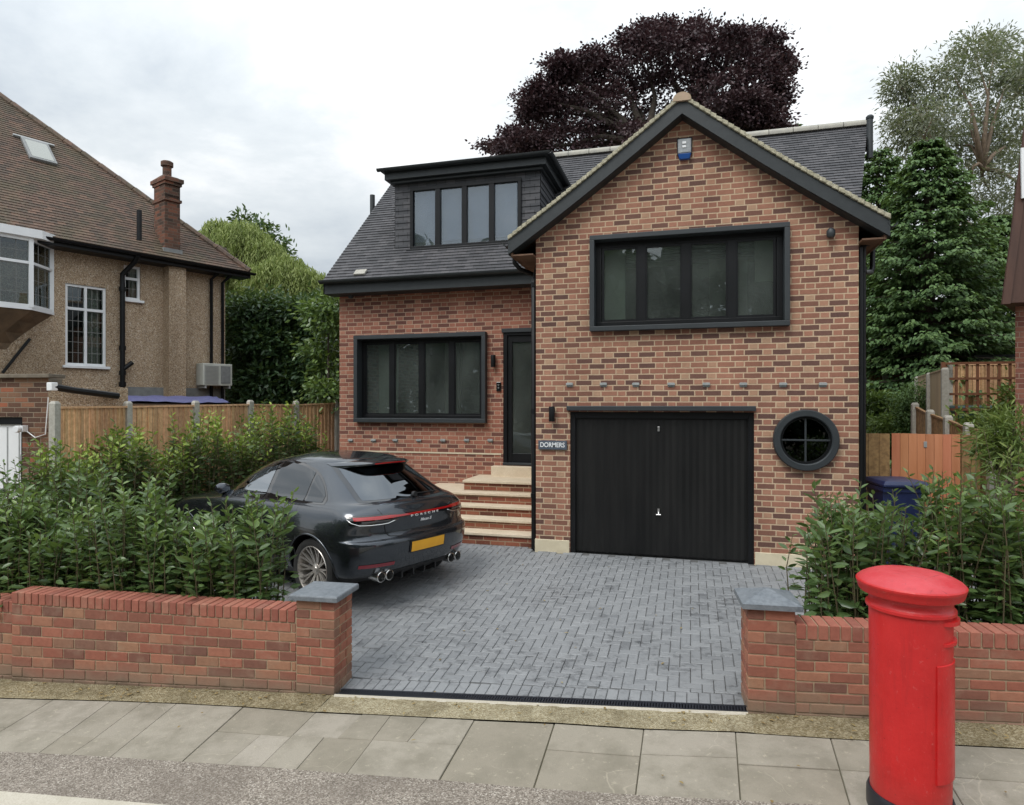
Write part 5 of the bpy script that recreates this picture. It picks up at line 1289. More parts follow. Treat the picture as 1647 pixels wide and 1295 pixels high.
# wheelie bins
def wheelie(name, label, loc, rz, mat, h=1.07, w=.58, group=None):
    t = thing(name, label, 'wheelie bin', loc, rz, group); b = MB()
    rings = []
    for z, s_ in ((.04, .80), (.12, .84), (h * .8, .98), (h * .86, 1.0)):
        hw, hd = w / 2 * s_, w / 2 * 1.15 * s_; rings.append([(x, y, z) for x, y in ((-hw + .05, -hd), (hw - .05, -hd), (hw, -hd + .05), (hw, hd - .05), (hw - .05, hd), (-hw + .05, hd), (-hw, hd - .05), (-hw, -hd + .05))])
    b.loft(rings, True, True); b.build('bin_body', mat, t, local=True)
    r_ = MB(); hw, hd = w / 2 * 1.06, w / 2 * 1.15 * 1.05; r_.box(-hw, hw, -hd, hd, h * .861, h * .92); r_.build('rim', mat, t, local=True, bevel=.012)
    l_ = MB(); l_.loft([[(x * k_, y * k_, z) for x, y in ((-hw, -hd - .02), (hw, -hd - .02), (hw, hd), (-hw, hd))] for k_, z in ((1.02, h * .922), (1.03, h * .95), (.93, h * .985), (.6, h)) ], True, True); l_.build('lid', mat, t, local=True, bevel=.01)
    a_ = MB(); a_.tube([(-hw * .8, hd + .05, h * .93), (hw * .8, hd + .05, h * .93)], .016, 8); a_.build('handle', mat, t, local=True)
    for sx in (-1, 1):
        w_ = MB(); w_.lathe([(.03, -.025), (.095, -.025), (.1, 0), (.095, .025), (.03, .025)], (sx * (w / 2 - .02), hd * .8, .1), 18, 'x'); w_.build('wheel', TYRE, t, local=True, smooth=40)
    return t
bp_ = onY(1440, 770, 9.2); wheelie('wheelie_bin', 'dark blue wheelie bin standing in front of the orange gate', (bp_.x, 9.2, HZ + .03), R(8), BINB, h=bp_.z - HZ - .02, w=.50)
bp_ = atZ(1553, 652, 14.6); wheelie('wheelie_bin', 'left of two dark green wheelie bins behind the trellis', (bp_.x, bp_.y, bp_.z - 1.07), 0, BING, group='green bins behind the trellis')
bp_ = atZ(1595, 652, 14.6); wheelie('wheelie_bin', 'right of two dark green wheelie bins behind the trellis', (bp_.x, bp_.y, bp_.z - 1.07), 0, BING, group='green bins behind the trellis')

# ------------------------------------------------------------------ pillar box
PB = atZ(1463.5, 1100, 3.60); pz0 = pav(PB.x, PB.y)
T = thing('pillar_box', 'red cast iron pillar box with a domed fluted cap and black base', 'pillar box', (PB.x, PB.y, pz0))
ctop = atZ(1463, 917, 3.60).z - pz0           # top of dome above ground
k = ctop
m = MB(); m.lathe([(.0, 0), (.215, 0), (.215, .085), (.207, .105), (.19, .108)], (PB.x, PB.y, pz0), 64, cap=False); m.build('base', PBLK, T, smooth=35)
m = MB(); zn = k - .165
m.lathe([(.19, .100), (.1975, .104), (.1985, .2), (.203, zn - .10), (.204, zn - .055), (.211, zn - .05), (.220, zn - .042), (.220, zn - .028), (.211, zn - .02), (.205, zn - .012), (.203, zn + .02), (.206, zn + .035), (.19, zn + .04)], (PB.x, PB.y, pz0), 72, cap=False); m.build('body', RED, T, smooth=35)
m = MB(); n = 96; rings = []
for r_, z, sc in ((.195, zn + .03, 0), (.232, zn + .035, 0), (.250, zn + .042, .003), (.257, zn + .055, .006), (.262, zn + .075, .006), (.2655, zn + .085, .0), (.268, zn + .092, 0), (.268, zn + .100, 0), (.262, zn + .107, 0)):
    rings.append([(PB.x + (r_ - (sc if i % 2 else 0)) * math.cos(2 * math.pi * i / n), PB.y + (r_ - (sc if i % 2 else 0)) * math.sin(2 * math.pi * i / n), pz0 + z) for i in range(n)])
m.loft(rings, True, False); cap = m.build('cap', RED, T, smooth=35)
m = MB(); m.lathe([(.262, zn + .1065), (.25, zn + .118), (.225, zn + .132), (.19, zn + .146), (.14, zn + .157), (.08, zn + .163), (.02, zn + .165), (.0, zn + .165)], (PB.x, PB.y, pz0), 96, cap=False); m.build('dome', REDT, cap, smooth=True)
# posting slot and door face the road, to the right of the picture
ang = math.atan2(-.45, .89); dv = Vector((math.cos(ang), math.sin(ang), 0)); tv = Vector((-dv.y, dv.x, 0)); pc_ = Vector((PB.x, PB.y, pz0))
m = MB(); zs2 = k - .30
for z, d, hgt in ((zs2 + .05, .030, .022), (zs2 - .06, .016, .016)):
    rings = []
    for a_ in np.linspace(-.55, .55, 13):
        e = Vector((math.cos(ang + a_), math.sin(ang + a_), 0)); f_ = math.cos(a_ / .55 * math.pi / 2) ** .5 if abs(a_) < .549 else 0
        r0, r1 = .198, .203 + d * f_
        rings.append([pc_ + e * r0 + Vector((0, 0, z)), pc_ + e * r1 + Vector((0, 0, z)), pc_ + e * r1 + Vector((0, 0, z + hgt)), pc_ + e * r0 + Vector((0, 0, z + hgt))])
    m.loft(rings, True, True)
m.build('posting_slot', RED, T)
m = MB(); rings = []
for a_ in np.linspace(-.75, .75, 15):
    e = Vector((math.cos(ang + a_), math.sin(ang + a_), 0)); rings.append([pc_ + e * .197 + Vector((0, 0, .25)), pc_ + e * .2085 + Vector((0, 0, .255)), pc_ + e * .2085 + Vector((0, 0, k - .46)), pc_ + e * .197 + Vector((0, 0, k - .455))])
m.loft(rings, True, True); m.build('door', RED, T, smooth=40)
# ------------------------------------------------------------------ car (own axes: x forward from the rear bumper, y to its left, z up)
def crv(kn):
    xs = np.array([a for a, _ in kn], float); ys = np.array([b for _, b in kn], float)
    d = np.gradient(ys, xs)
    sl = np.diff(ys) / np.diff(xs)                      # monotone tangents
    d[0], d[-1] = sl[0], sl[-1]
    for i in range(1, len(xs) - 1): d[i] = 0 if sl[i - 1] * sl[i] <= 0 else 2 * sl[i - 1] * sl[i] / (sl[i - 1] + sl[i])
    def f(z):
        z = np.clip(np.asarray(z, float), xs[0], xs[-1]); i = np.clip(np.searchsorted(xs, z) - 1, 0, len(xs) - 2)
        h = xs[i + 1] - xs[i]; t = (z - xs[i]) / h
        return (2*t**3 - 3*t**2 + 1) * ys[i] + (t**3 - 2*t**2 + t) * h * d[i] + (-2*t**3 + 3*t**2) * ys[i + 1] + (t**3 - t**2) * h * d[i + 1]
    return f
c_xr = crv([(.20, .42), (.27, .26), (.36, .10), (.46, .045), (.58, .012), (.68, .0), (.725, .012), (.745, .055), (.80, .075), (.90, .062), (.96, .055), (1.02, .075), (1.07, .11), (1.10, .15), (1.125, .23), (1.20, .34), (1.32, .50), (1.45, .69), (1.52, .80), (1.56, .90), (1.585, 1.06), (1.605, 1.3), (1.62, 1.65)])
c_xf = crv([(.20, 4.3), (.3, 4.5), (.5, 4.66), (.68, 4.66), (.82, 4.58), (.92, 4.35), (.98, 4.0), (1.03, 3.5), (1.07, 3.35), (1.2, 3.16), (1.35, 2.90), (1.5, 2.52), (1.56, 2.25), (1.585, 2.05), (1.605, 1.95), (1.62, 1.8)])
c_w = crv([(.20, .78), (.28, .86), (.38, .915), (.5, .94), (.64, .955), (.78, .955), (.88, .945), (.98, .925), (1.05, .895), (1.09, .855), (1.13, .815), (1.25, .755), (1.4, .675), (1.48, .63), (1.53, .585), (1.56, .535), (1.585, .45), (1.605, .33), (1.62, .15)])
c_L = crv([(.20, .35), (.5, .42), (.8, .42), (1.0, .45), (1.1, .5), (1.2, .62), (1.4, .72), (1.5, .7), (1.56, .5), (1.605, .3), (1.62, .1)])
NR = 2.5
def haunch(x, z):
    b = np.exp(-((x - .93) / .42) ** 2) * np.exp(-((z - .78) / .26) ** 2)
    wst = np.exp(-((x - 2.3) / .7) ** 2) * np.exp(-((z - .62) / .2) ** 2)
    return 1 + .028 * b - .030 * wst - .010 * np.clip((z - 1.1) / .4, 0, 1) * np.clip((1.6 - x) / 1.2, 0, 1)
def W_side(x, z):
    x = np.asarray(x, float); z = np.asarray(z, float)
    s = np.clip((x - c_xr(z)) / c_L(z), 0, 1); e = np.clip((c_xf(z) - x) / .75, 0, 1)
    return c_w(z) * (1 - (1 - s) ** NR) ** (1 / NR) * (1 - (1 - e) ** 2.2) ** (1 / 2.2) * haunch(x, z)
def X_rear(y, z):
    y = np.abs(np.asarray(y, float)); z = np.asarray(z, float); x = c_xr(z) + 0 * y
    for _ in range(12):
        q = np.clip(y / (c_w(z) * haunch(x, z)), 0, .9995); x = c_xr(z) + c_L(z) * (1 - (1 - q ** NR) ** (1 / NR))
    return x
zs_l = np.concatenate([np.linspace(.25, .70, 24), np.linspace(.705, .76, 10), np.linspace(.775, 1.06, 18), np.linspace(1.07, 1.15, 12), np.linspace(1.17, 1.5, 18), np.linspace(1.515, 1.62, 16)])
def car_ring(z):
    xr, xf, w, L = float(c_xr(z)), float(c_xf(z)), float(c_w(z)), float(c_L(z))
    ph = np.linspace(0, math.pi / 2, 22); rx = xr + L * (1 - np.cos(ph) ** (2 / NR)); ry = w * np.sin(ph) ** (2 / NR)
    Lf = min(.75, (xf - xr - L) * .8); mx = np.linspace(xr + L, xf - Lf, 30)[1:-1]
    p2 = np.linspace(math.pi / 2, 0, 14); fx = xf - Lf * (1 - np.cos(p2) ** (2 / 2.2)); fy = w * np.sin(p2) ** (2 / 2.2)
    X = np.concatenate([rx, mx, fx]); Y = np.concatenate([ry, mx * 0 + w, fy]); Y = Y * haunch(X, z)
    X2 = np.concatenate([X, X[-2:0:-1]]); Y2 = np.concatenate([Y, -Y[-2:0:-1]])
    return [(float(a), float(b), float(z)) for a, b in zip(X2, Y2)]
hd_ = Vector((math.cos(R(158.5)), math.sin(R(158.5)), 0)); CO = Vector((-2.91, 6.90, 0)); CZ = .185
CAR = thing('parked_car', 'dark grey metallic sports utility car parked on the grey block drive', 'car', (CO.x, CO.y, CZ), math.atan2(hd_.y, hd_.x))
CAR.rotation_euler = (0, R(.6), math.atan2(hd_.y, hd_.x))
def CB(mb, name, mat, par=None, **kw): return mb.build(name, mat, par or CAR, local=True, **kw)
body = MB(); body.loft([car_ring(z) for z in zs_l], True, True)
bo = CB(body, 'body', [PAINT, PLASTIC, RIMD])
AX = (.92, 3.74)
cutters = []
for ax in AX:
    for sg in (-1, 1):
        c = MB(); c.lathe([(.405, 0), (.405, .5)], (ax, (.56 if sg > 0 else -1.06), .36), 56, 'y', mi=0); o = CB(c, 'cutter', RIMD); cutters.append(o)
        md = bo.modifiers.new('arch', 'BOOLEAN'); md.object = o; md.operation = 'DIFFERENCE'; md.solver = 'EXACT'; md.material_mode = 'TRANSFER'
bpy.context.view_layer.update()
nm = bpy.data.meshes.new_from_object(bo.evaluated_get(bpy.context.evaluated_depsgraph_get()))
bo.modifiers.clear(); old = bo.data; bo.data = nm; nm.name = 'body'; bpy.data.meshes.remove(old)
for o in cutters: me_ = o.data; bpy.data.objects.remove(o); bpy.data.meshes.remove(me_)
mn = [m_.name if m_ else '' for m_ in nm.materials]
ip = mn.index('black_plastic') if 'black_plastic' in mn else 0
for p_ in nm.polygons:
    if p_.material_index == 0 and p_.center.z < .335: p_.material_index = ip
nm.shade_smooth(); nm.set_sharp_from_angle(angle=R(38))
def sidepatch(name, mat, x0, x1, lo, hi, off, sg=1, nx=24, nz=12, par=None, th=.0):
    mb = MB(); g = []
    for i in range(nx + 1):
        x = lerp(x0, x1, i / nx); a, b = lo(x), hi(x); col_ = []
        for j in range(nz + 1):
            z = lerp(a, b, j / nz); col_.append((x, sg * (float(W_side(x, z)) + off), z))
        g.append(col_)
    mb.loft(g, False, False); o = CB(mb, name, mat, par, smooth=True); return o
def rearpatch(name, mat, y0, y1, lo, hi, off, ny=30, nz=8, par=None):
    mb = MB(); g = []
    for i in range(ny + 1):
        y = lerp(y0, y1, i / ny); a, b = lo(y), hi(y)
        g.append([(float(X_rear(y, lerp(a, b, j / nz))) - off, y, lerp(a, b, j / nz)) for j in range(nz + 1)])
    mb.loft(g, False, False); return CB(mb, name, mat, par, smooth=True)
dlo_hi = crv([(.78, 1.135), (.86, 1.22), (.98, 1.32), (1.2, 1.435), (1.5, 1.50), (1.9, 1.528), (2.2, 1.515), (2.5, 1.44), (2.8, 1.31), (3.05, 1.17), (3.2, 1.085)])
dlo_lo = crv([(.78, 1.105), (1.2, 1.098), (2., 1.085), (3.2, 1.06)])
for sg in (1, -1):
    tr = sidepatch('window_trim', GLOSSB, .78, 3.2, lambda x: float(dlo_lo(x)) - .012, lambda x: float(dlo_hi(x)) + .012, .003, sg, 60, 10)
    for a, b in ((.84, 1.15), (1.185, 1.90), (1.98, 3.08)):
        sidepatch('side_window', GLASSF if a > 1.9 else GLASSS, a, b, lambda x: float(dlo_lo(x)) + .008, lambda x: float(dlo_hi(x)) - .012, .007, sg, 26, 10, tr)
    # door gaps, handles, sills
    for x in (1.20, 1.94):
        sidepatch('door_gap', GLOSSB, x - .003, x + .003, lambda x: .45, lambda x: 1.09, .0015, sg, 2, 24)
    for x in (1.36, 2.22):
        m = MB(); pts = [(x + .17 * t, sg * (float(W_side(x + .17 * t, .95)) + .010 + .016 * math.sin(math.pi * t)), .955) for t in np.linspace(0, 1, 9)]
        m.tube(pts, [.004] + [.012] * 7 + [.004], 8); CB(m, 'door_handle', PAINT, smooth=True)
    sidepatch('sill_blade', PLASTIC, 1.42, 3.34, lambda x: .30, lambda x: .44, .006, sg, 20, 4)
    # arch lips
    for ax in AX:
        m = MB(); pts = []
        for a in np.linspace(-.10, math.pi + .10, 40):
            x, z = ax + .412 * math.cos(a), .36 + .412 * math.sin(a); pts.append((x, sg * (float(W_side(x, max(z, .22))) - .004), z))
        m.tube(pts, .013, 8); CB(m, 'arch_lip', PAINT, smooth=True)
    m = MB(); y0 = float(W_side(3.0, 1.1))
    rings = []
    for t, s_ in ((0, .35), (.12, .85), (.4, 1), (.75, .95), (1, .55)):
        yy = y0 + .035 + .19 * t; rings.append([(2.97 + .06 * math.cos(q) * s_ , sg * yy, 1.115 + .075 * math.sin(q) * s_ + .02 * t) for q in np.linspace(0, 2 * math.pi, 14, endpoint=False)])
    m.loft(rings, True, True); CB(m, 'mirror', PAINT, smooth=50)
# rear screen, spoiler, lamps
rw_hi = lambda y: 1.475 - .06 * (abs(y) / .62) ** 2.5
rw_lo = lambda y: 1.135 + .03 * (abs(y) / .7) ** 3
mb = MB(); g = []
for i in range(41):
    f = i / 40 * 2 - 1; col_ = []
    for j in range(17):
        z = lerp(1.125, 1.50, j / 16); hw = lerp(.68, .55, j / 16); y = f * hw
        col_.append((float(X_rear(y, z)) - .006, y, z))
    g.append(col_)
mb.loft(g, False, False); rs = CB(mb, 'rear_surround', GLOSSB, smooth=True)
mb = MB(); g = []
for i in range(41):
    f = i / 40 * 2 - 1; col_ = []
    for j in range(17):
        z = lerp(1.142, 1.475, j / 16); hw = lerp(.63, .525, j / 16); y = f * hw
        col_.append((float(X_rear(y, z)) - .011, y, z))
    g.append(col_)
mb.loft(g, False, False); CB(mb, 'rear_window', GLASSC, rs, smooth=True)
m = MB(); rings = []
for f in np.linspace(-1, 1, 31):
    y = f * .555; dr_ = 1 - .55 * abs(f) ** 4; ex_l = .20 * (1 - abs(f) ** 5)
    zt = 1.535 - .035 * abs(f) ** 2.5; xb = float(X_rear(y * .98, zt)); xt = xb - ex_l - .02
    rings.append([(xb + .10, y, zt + .022), (xb + .10, y, zt - .03), (xt + .05, y, zt - .045), (xt, y, zt - .028), (xt - .004, y, zt - .010), (xt + .06, y, zt + .012)])
m.loft(rings, True, True); spo = CB(m, 'spoiler', PAINT, smooth=35)
m = MB(); rings = []
for f in np.linspace(-1, 1, 15):
    y = f * .24; zt = 1.535 - .035 * abs(y / .555) ** 2.5; xb = float(X_rear(y, zt)); xt = xb - .20 * (1 - abs(y / .555) ** 5) - .02
    rings.append([(xt - .006, y, zt - .026), (xt - .007, y, zt - .012), (xt + .01, y, zt - .01), (xt + .01, y, zt - .028)])
m.loft(rings, True, True); CB(m, 'brake_light', REDL, spo)
LB = .975      # light bar height
lb = rearpatch('light_housing', GLOSSB, -.895, .895, lambda y: LB - .030 - .035 * float(np.clip((abs(y) - .40) / .10, 0, 1)), lambda y: LB + .022 + .016 * float(np.clip((abs(y) - .40) / .10, 0, 1)), .004, 90, 6)
rearpatch('light_strip', REDL, -.86, .86, lambda y: LB - .010 - .006 * float(np.clip((abs(y) - .40) / .10, 0, 1)), lambda y: LB + .012 + .008 * float(np.clip((abs(y) - .40) / .10, 0, 1)), .009, 80, 3, lb)
CLEAR = pmat('lamp_clear', (.09, .088, .088), None, rough=.3, metal=.3)
for sg in (-1, 1):
    rearpatch('lamp_lens', CLEAR, sg * .50, sg * .80, lambda y: LB - .044, lambda y: LB - .028, .008, 16, 3, lb)
    rearpatch('lamp_lens', CLEAR, sg * .52, sg * .88, lambda y: LB + .022, lambda y: LB + .030, .008, 16, 3, lb)
    m = MB(); pts = [(float(X_rear(sg * y, z)) - .008, sg * y, z) for y, z in ((.40, LB - .034), (.46, LB - .050), (.52, LB - .068), (.60, LB - .072), (.72, LB - .072), (.82, LB - .068), (.88, LB - .04), (.90, LB))]
    m.tube(pts, .006, 6); CB(m, 'lamp_trim', CHROME, lb, smooth=True)
    rearpatch('reflector', REDR, sg * .46, sg * .84, lambda y: .445, lambda y: .485, .006, 16, 3)
    for dy in (.50, .62):
        m = MB(); xr_ = .105; m.lathe([(.046, .25), (.056, .12), (.058, 0.), (.05, -.004), (.047, .01), (.046, .2)], (xr_, sg * dy, .335), 24, 'x', cap=False); ex = CB(m, 'exhaust_tip', CHROME, smooth=40)
        m = MB(); m.lathe([(.046, 0), (.046, .01)], (xr_ + .08, sg * dy, .335), 18, 'x'); CB(m, 'inner', PLASTIC, ex)
    # tailgate gap line and inner gap
    m = MB(); pts = [(float(X_rear(sg * y, z)) - .0015, sg * y, z) for y, z in ((.60, 1.06), (.575, 1.0), (.565, .94), (.56, .88), (.54, .80), (.50, .765), (.40, .752), (.2, .748), (0, .747))]
    m.tube(pts, .0045, 6); CB(m, 'tailgate_gap', PLASTIC, smooth=True)
rearpatch('diffuser', PLASTIC, -.60, .60, lambda y: .27, lambda y: .385 - .02 * abs(y), .004, 30, 6)
for y in (-.27, -.09, .09, .27): CB(MB().box(.15, .3, y - .01, y + .01, .25, .33), 'diffuser_fin', PLASTIC)
def onrear(me_or_mb_pts, y, z, off):
    return (float(X_rear(y, z)) - off, y, z)
# number plate (lettering is blurred out in the picture, so it stays plain)
m = MB(); g = []
hw, hh = .262, .057; zc_ = .615
m.loft([[(float(X_rear(y, z)) - .016, y, z) for y in np.linspace(-hw, hw, 13)] for z in (zc_ - hh, zc_, zc_ + hh)], False, False); CB(m, 'number_plate', PLATE)
m = MB(); m.loft([[(float(X_rear(y, z)) - .010, y, z) for y in np.linspace(-hw - .02, hw + .02, 13)] for z in (zc_ - hh - .012, zc_, zc_ + hh + .012)], False, False); CB(m, 'plate_holder', PLASTIC)
# raised letters on the tailgate, light bar centre
def car_text(s, yc, zc2, width, hgt, mat, name, shear=0., spacing=1.):
    me = textmesh(s, .1, .003, shear, spacing); xs_ = [v.co.x for v in me.vertices]; ys_ = [v.co.y for v in me.vertices]
    kx = width / (max(xs_) - min(xs_)); ky_ = hgt / (max(ys_) - min(ys_)); my = (max(ys_) + min(ys_)) / 2; mx_ = (max(xs_) + min(xs_)) / 2
    for v in me.vertices:
        y = yc - (v.co.x - mx_) * kx; z = zc2 + (v.co.y - my) * ky_
        v.co = Vector((float(X_rear(y, z)) - .012 - v.co.z, y, z))
    me.materials.append(mat); o = link(name, me, CAR, local=True); return o
LET = pmat('letter_silver', (.78, .78, .78), None, metal=.3, rough=.3)
car_text('PORSCHE', 0., LB - .022, .44, .024, LET, 'lettering', spacing=1.9)
car_text('Macan S', -.02, LB - .085, .18, .034, LET, 'model_lettering', shear=.35)
m = MB(); pv2 = [(float(X_rear(y, 1.165)) - .03, y, 1.165 + .035 * (y + .02)) for y in np.linspace(-.02, -.5, 8)]
m.tube(pv2, .008, 6); m.lathe([(.03, -.02), (.03, .02)], (float(X_rear(0, 1.15)) - .03, -.02, 1.16), 12, 'x'); CB(m, 'rear_wiper', PLASTIC)
ROOMC = pmat('cabin_dark', (.012, .012, .013), None, rough=.9)
m = MB(); m.loft([[(1.15, -.5, 1.0), (2.9, -.6, 1.0), (2.9, .6, 1.0), (1.15, .5, 1.0)], [(1.35, -.40, 1.40), (2.1, -.44, 1.40), (2.1, .44, 1.40), (1.35, .40, 1.40)]], True, True); CB(m, 'cabin_lining', ROOMC)
# wheels
def wheel(ax, sg):
    w = bpy.data.objects.new('wheel', None); COL.objects.link(w); w.parent = CAR; w.location = (ax, sg * .80, .355); w.empty_display_size = .1
    if sg < 0: w.rotation_euler = (0, 0, math.pi)
    return w
proto = {}
def tyre_mesh():
    m = MB(); m.lathe([(.268, .10), (.275, .122), (.30, .133), (.335, .128), (.352, .112), (.357, .08), (.357, -.10), (.345, -.13), (.30, -.14), (.268, -.12)], (0, 0, 0), 64, 'y', cap=False); return m
def rim_mesh():
    m = MB(); m.lathe([(.272, .118), (.266, .126), (.258, .120), (.250, .085), (.235, .03), (.232, -.10)], (0, 0, 0), 64, 'y', cap=False)
    for k_ in range(10):
        a0 = 2 * math.pi * k_ / 10
        for da in (-.115, .115):
            pts = [];
            for t in np.linspace(0, 1, 6):
                r_ = lerp(.045, .255, t); aa = a0 + da * (.25 + .95 * t ** .8); pts.append((r_ * math.cos(aa), .062 + .055 * t ** 1.6, r_ * math.sin(aa)))
            rings = []
            for q_, (x, y, z) in enumerate(pts):
                aa = math.atan2(z, x); tx, tz = -math.sin(aa), math.cos(aa); hw_ = lerp(.012, .0085, q_ / 5)
                rings.append([(x - tx * hw_, y, z - tz * hw_), (x + tx * hw_, y, z + tz * hw_), (x + tx * hw_ * .8, y - .03, z + tz * hw_ * .8), (x - tx * hw_ * .8, y - .03, z - tz * hw_ * .8)])
            m.loft(rings, True, True)
    m.lathe([(.0, .085), (.028, .083), (.034, .075), (.062, .068), (.066, .04), (.05, .0)], (0, 0, 0), 24, 'y', cap=False)
    return m
first = None
for ax in AX:
    for sg in (1, -1):
        w = wheel(ax, sg)
        if first is None:
            t1 = tyre_mesh().build('tyre', TYRE, w, local=True, smooth=35); r1 = rim_mesh().build('rim', RIM, w, local=True, smooth=40)
            b_ = MB(); b_.lathe([(.0, .0), (.20, .0), (.20, -.02)], (0, 0, 0), 40, 'y', cap=False); d1_ = b_.build('brake_disc', RIMD, w, local=True); first = (t1, r1, d1_)
        else:
            for o in first:
                c = o.copy(); COL.objects.link(c); c.parent = w

# ------------------------------------------------------------------ plants
def shoots(bases, heights, spacing, Lr, wr, lean=.18, young_top=.5, droop=.35, bare=.05, ygate=.35, ythr=.86):
    """upright stems with leaves set spirally; returns leaf arrays and stem tubes"""
    P, D, L, Wd, Y = [], [], [], [], []; stems = MB()
    for (bx, by, bz), h in zip(bases, heights):
        ln = rng.normal(size=2) * lean * h * .5; cv_ = rng.normal(size=2) * .05
        n = max(4, int(h / spacing)); a0 = rng.uniform(0, 6.28); yg = rng.uniform() < ygate
        sc = rng.uniform(.8, 1.15)
        def pos(t): return np.array([bx + ln[0] * t + cv_[0] * math.sin(t * 3), by + ln[1] * t + cv_[1] * math.sin(t * 3), bz + h * t])
        stems.tube([pos(t) for t in (0, .35, .7, 1.)], [.007, .006, .0045, .0025], 5)
        for i in range(n):
            t = bare + (1 - bare) * (i + rng.uniform(0, .6)) / n
            a = a0 + i * 2.4 + rng.normal() * .3; up = .15 + .75 * t ** 3 + rng.normal() * .2 - droop * (1 - t)
            d = np.array([math.cos(a), math.sin(a), up])
            off = rng.uniform(.0, .10) * (1 - t)
            P.append(pos(min(t, 1)) + off * np.array([math.cos(a), math.sin(a), .2])); D.append(d); s_ = rng.uniform(.75, 1.15) * sc
            if t > .93: s_ *= .75
            L.append(rng.uniform(*Lr) * s_); Wd.append(rng.uniform(*wr) * s_)
            yv = 0.
            if t > ythr: yv = young_top * rng.uniform(.4, 1.) * (1. if yg else .25) * min(1, (t - ythr + .06) / .2)
            Y.append(min(yv, 1))
    return np.array(P), np.array(D), np.array(L), np.array(Wd), np.array(Y), stems
def hedge(name, label, cat, foot, depth, hfun, per_m, mat, Lr, wr, spacing=.035, zfun=None, seed=0, group=None, young=.5, ygate=.35, thingname=None, droop=.35):
    (x0, y0), (x1, y1) = foot; L = math.hypot(x1 - x0, y1 - y0); d = np.array([x1 - x0, y1 - y0]) / L; nn_ = np.array([-d[1], d[0]])
    n = int(L * per_m); B, Hh = [], []
    for i in range(n):
        s = rng.uniform(0, L); q = rng.uniform(0, depth); p = np.array([x0, y0]) + d * s + nn_ * q
        z = zfun(p[0], p[1]); f = s / L
        B.append((p[0], p[1], z)); Hh.append(max(.25, hfun(f) * rng.uniform(.76, 1.02) * (.9 + .12 * math.sin(s * 4.1 + seed)) - .0))
    Wn_k = (wr[0] * 1.25, wr[1] * 1.25)
    P, D, Ln, Wn, Y, st_ = shoots(B, Hh, spacing, Lr, Wn_k, young_top=young, ygate=ygate, droop=droop, ythr=.78 if mat is LAURB else .86)
    t = thing(name, label, cat, (x0 + d[0] * L / 2, y0 + d[1] * L / 2, zfun(x0 + d[0] * L / 2, y0 + d[1] * L / 2)), group=group)
    leafobj('foliage', mat, P, D, Ln, Wn, t, young=Y); st_.build('stems', TWIG, t, recalc=False)
    return t
# front hedge, left: just behind the wall
yo = .30
def zsoil(x, y): return gz(x, y) + .02
fx0, fx1 = -6.9, onW(374, 960).x
hedge('hedge', 'tall loose evergreen hedge growing right behind the left brick garden wall', 'hedge', ((fx0, wally(fx0) + yo), (fx1, wally(fx1) + yo)), .58,
      lambda f: lerp(1.76, 1.80, f) - 1.2 * max(0, f - .86), 118, LAURL, (.09, .135), (.030, .041), .031, zsoil, 1., young=.75, ygate=.3)
# a second shrub at the far left, nearer the neighbour's garage
hedge('shrub', 'leafy shrub standing before the white garage door at the left edge', 'shrub', ((-8.4, 5.9), (-6.9, 5.95)), .6, lambda f: 1.8, 80, LAURL, (.085, .12), (.03, .042), .04, zsoil, 2., young=.4, ygate=.2)
# back hedge along the fence
b0, b1, b2 = atZ(90, 700, 8.3), atZ(330, 700, 10.9), atZ(535, 690, 13.2)
hedge('hedge', 'evergreen hedge with yellow green tips along the closeboard fence', 'hedge', ((b1.x - .55, b1.y - .35), (b0.x - .5, b0.y - .1)), .75, lambda f: 1.98 - .08 * math.sin(3 * f), 84, LAURB, (.09, .13), (.032, .045), .04, lambda x, y: .18, 3., young=.95, ygate=.6)
hedge('hedge', 'far part of the fence hedge beside the brick house corner', 'hedge', ((b2.x - .5, b2.y - .3), (b1.x - .5, b1.y - .35)), .75, lambda f: lerp(2.34, 2.06, f), 76, LAURB, (.09, .13), (.034, .046), .042, lambda x, y: .18, 4., young=1., ygate=.65)
# right: shrubs behind the wall by the pillar box
rx0 = onW(1312, 1000).x
hedge('shrub', 'leafy evergreen shrub behind the wall just left of and behind the pillar box', 'shrub', ((rx0 + .10, wally(rx0) + .42), (rx0 + .78, wally(rx0 + .7) + .40)), .7, lambda f: 1.58 + .06 * math.sin(f * 6) - .5 * max(0, f - .45), 125, LAURL, (.09, .135), (.030, .041), .034, lambda x, y: .28, 5., young=.45, ygate=.25)
hedge('shrub', 'leafy evergreen shrub behind the wall right of the pillar box at the right edge', 'shrub', ((rx0 + .80, wally(rx0 + .8) + .38), (rx0 + 2.0, wally(rx0 + 2) + .38)), .7, lambda f: 1.28 + .3 * min(1, f / .35) + .06 * math.sin(f * 9), 112, LAURL, (.09, .135), (.030, .041), .034, lambda x, y: .28, 6., young=.6, ygate=.3)
# bamboo-like light shrub at the right edge
bb0 = atZ(1660, 700, 6.8)
hedge('bamboo', 'yellow green bamboo clump at the right edge behind the shrubs', 'bamboo', ((bb0.x - .25, bb0.y), (bb0.x + .9, bb0.y)), .5, lambda f: 1.75, 46, LIME, (.12, .20), (.018, .028), .045, lambda x, y: .35, 7., young=.6, ygate=.8, droop=.6)

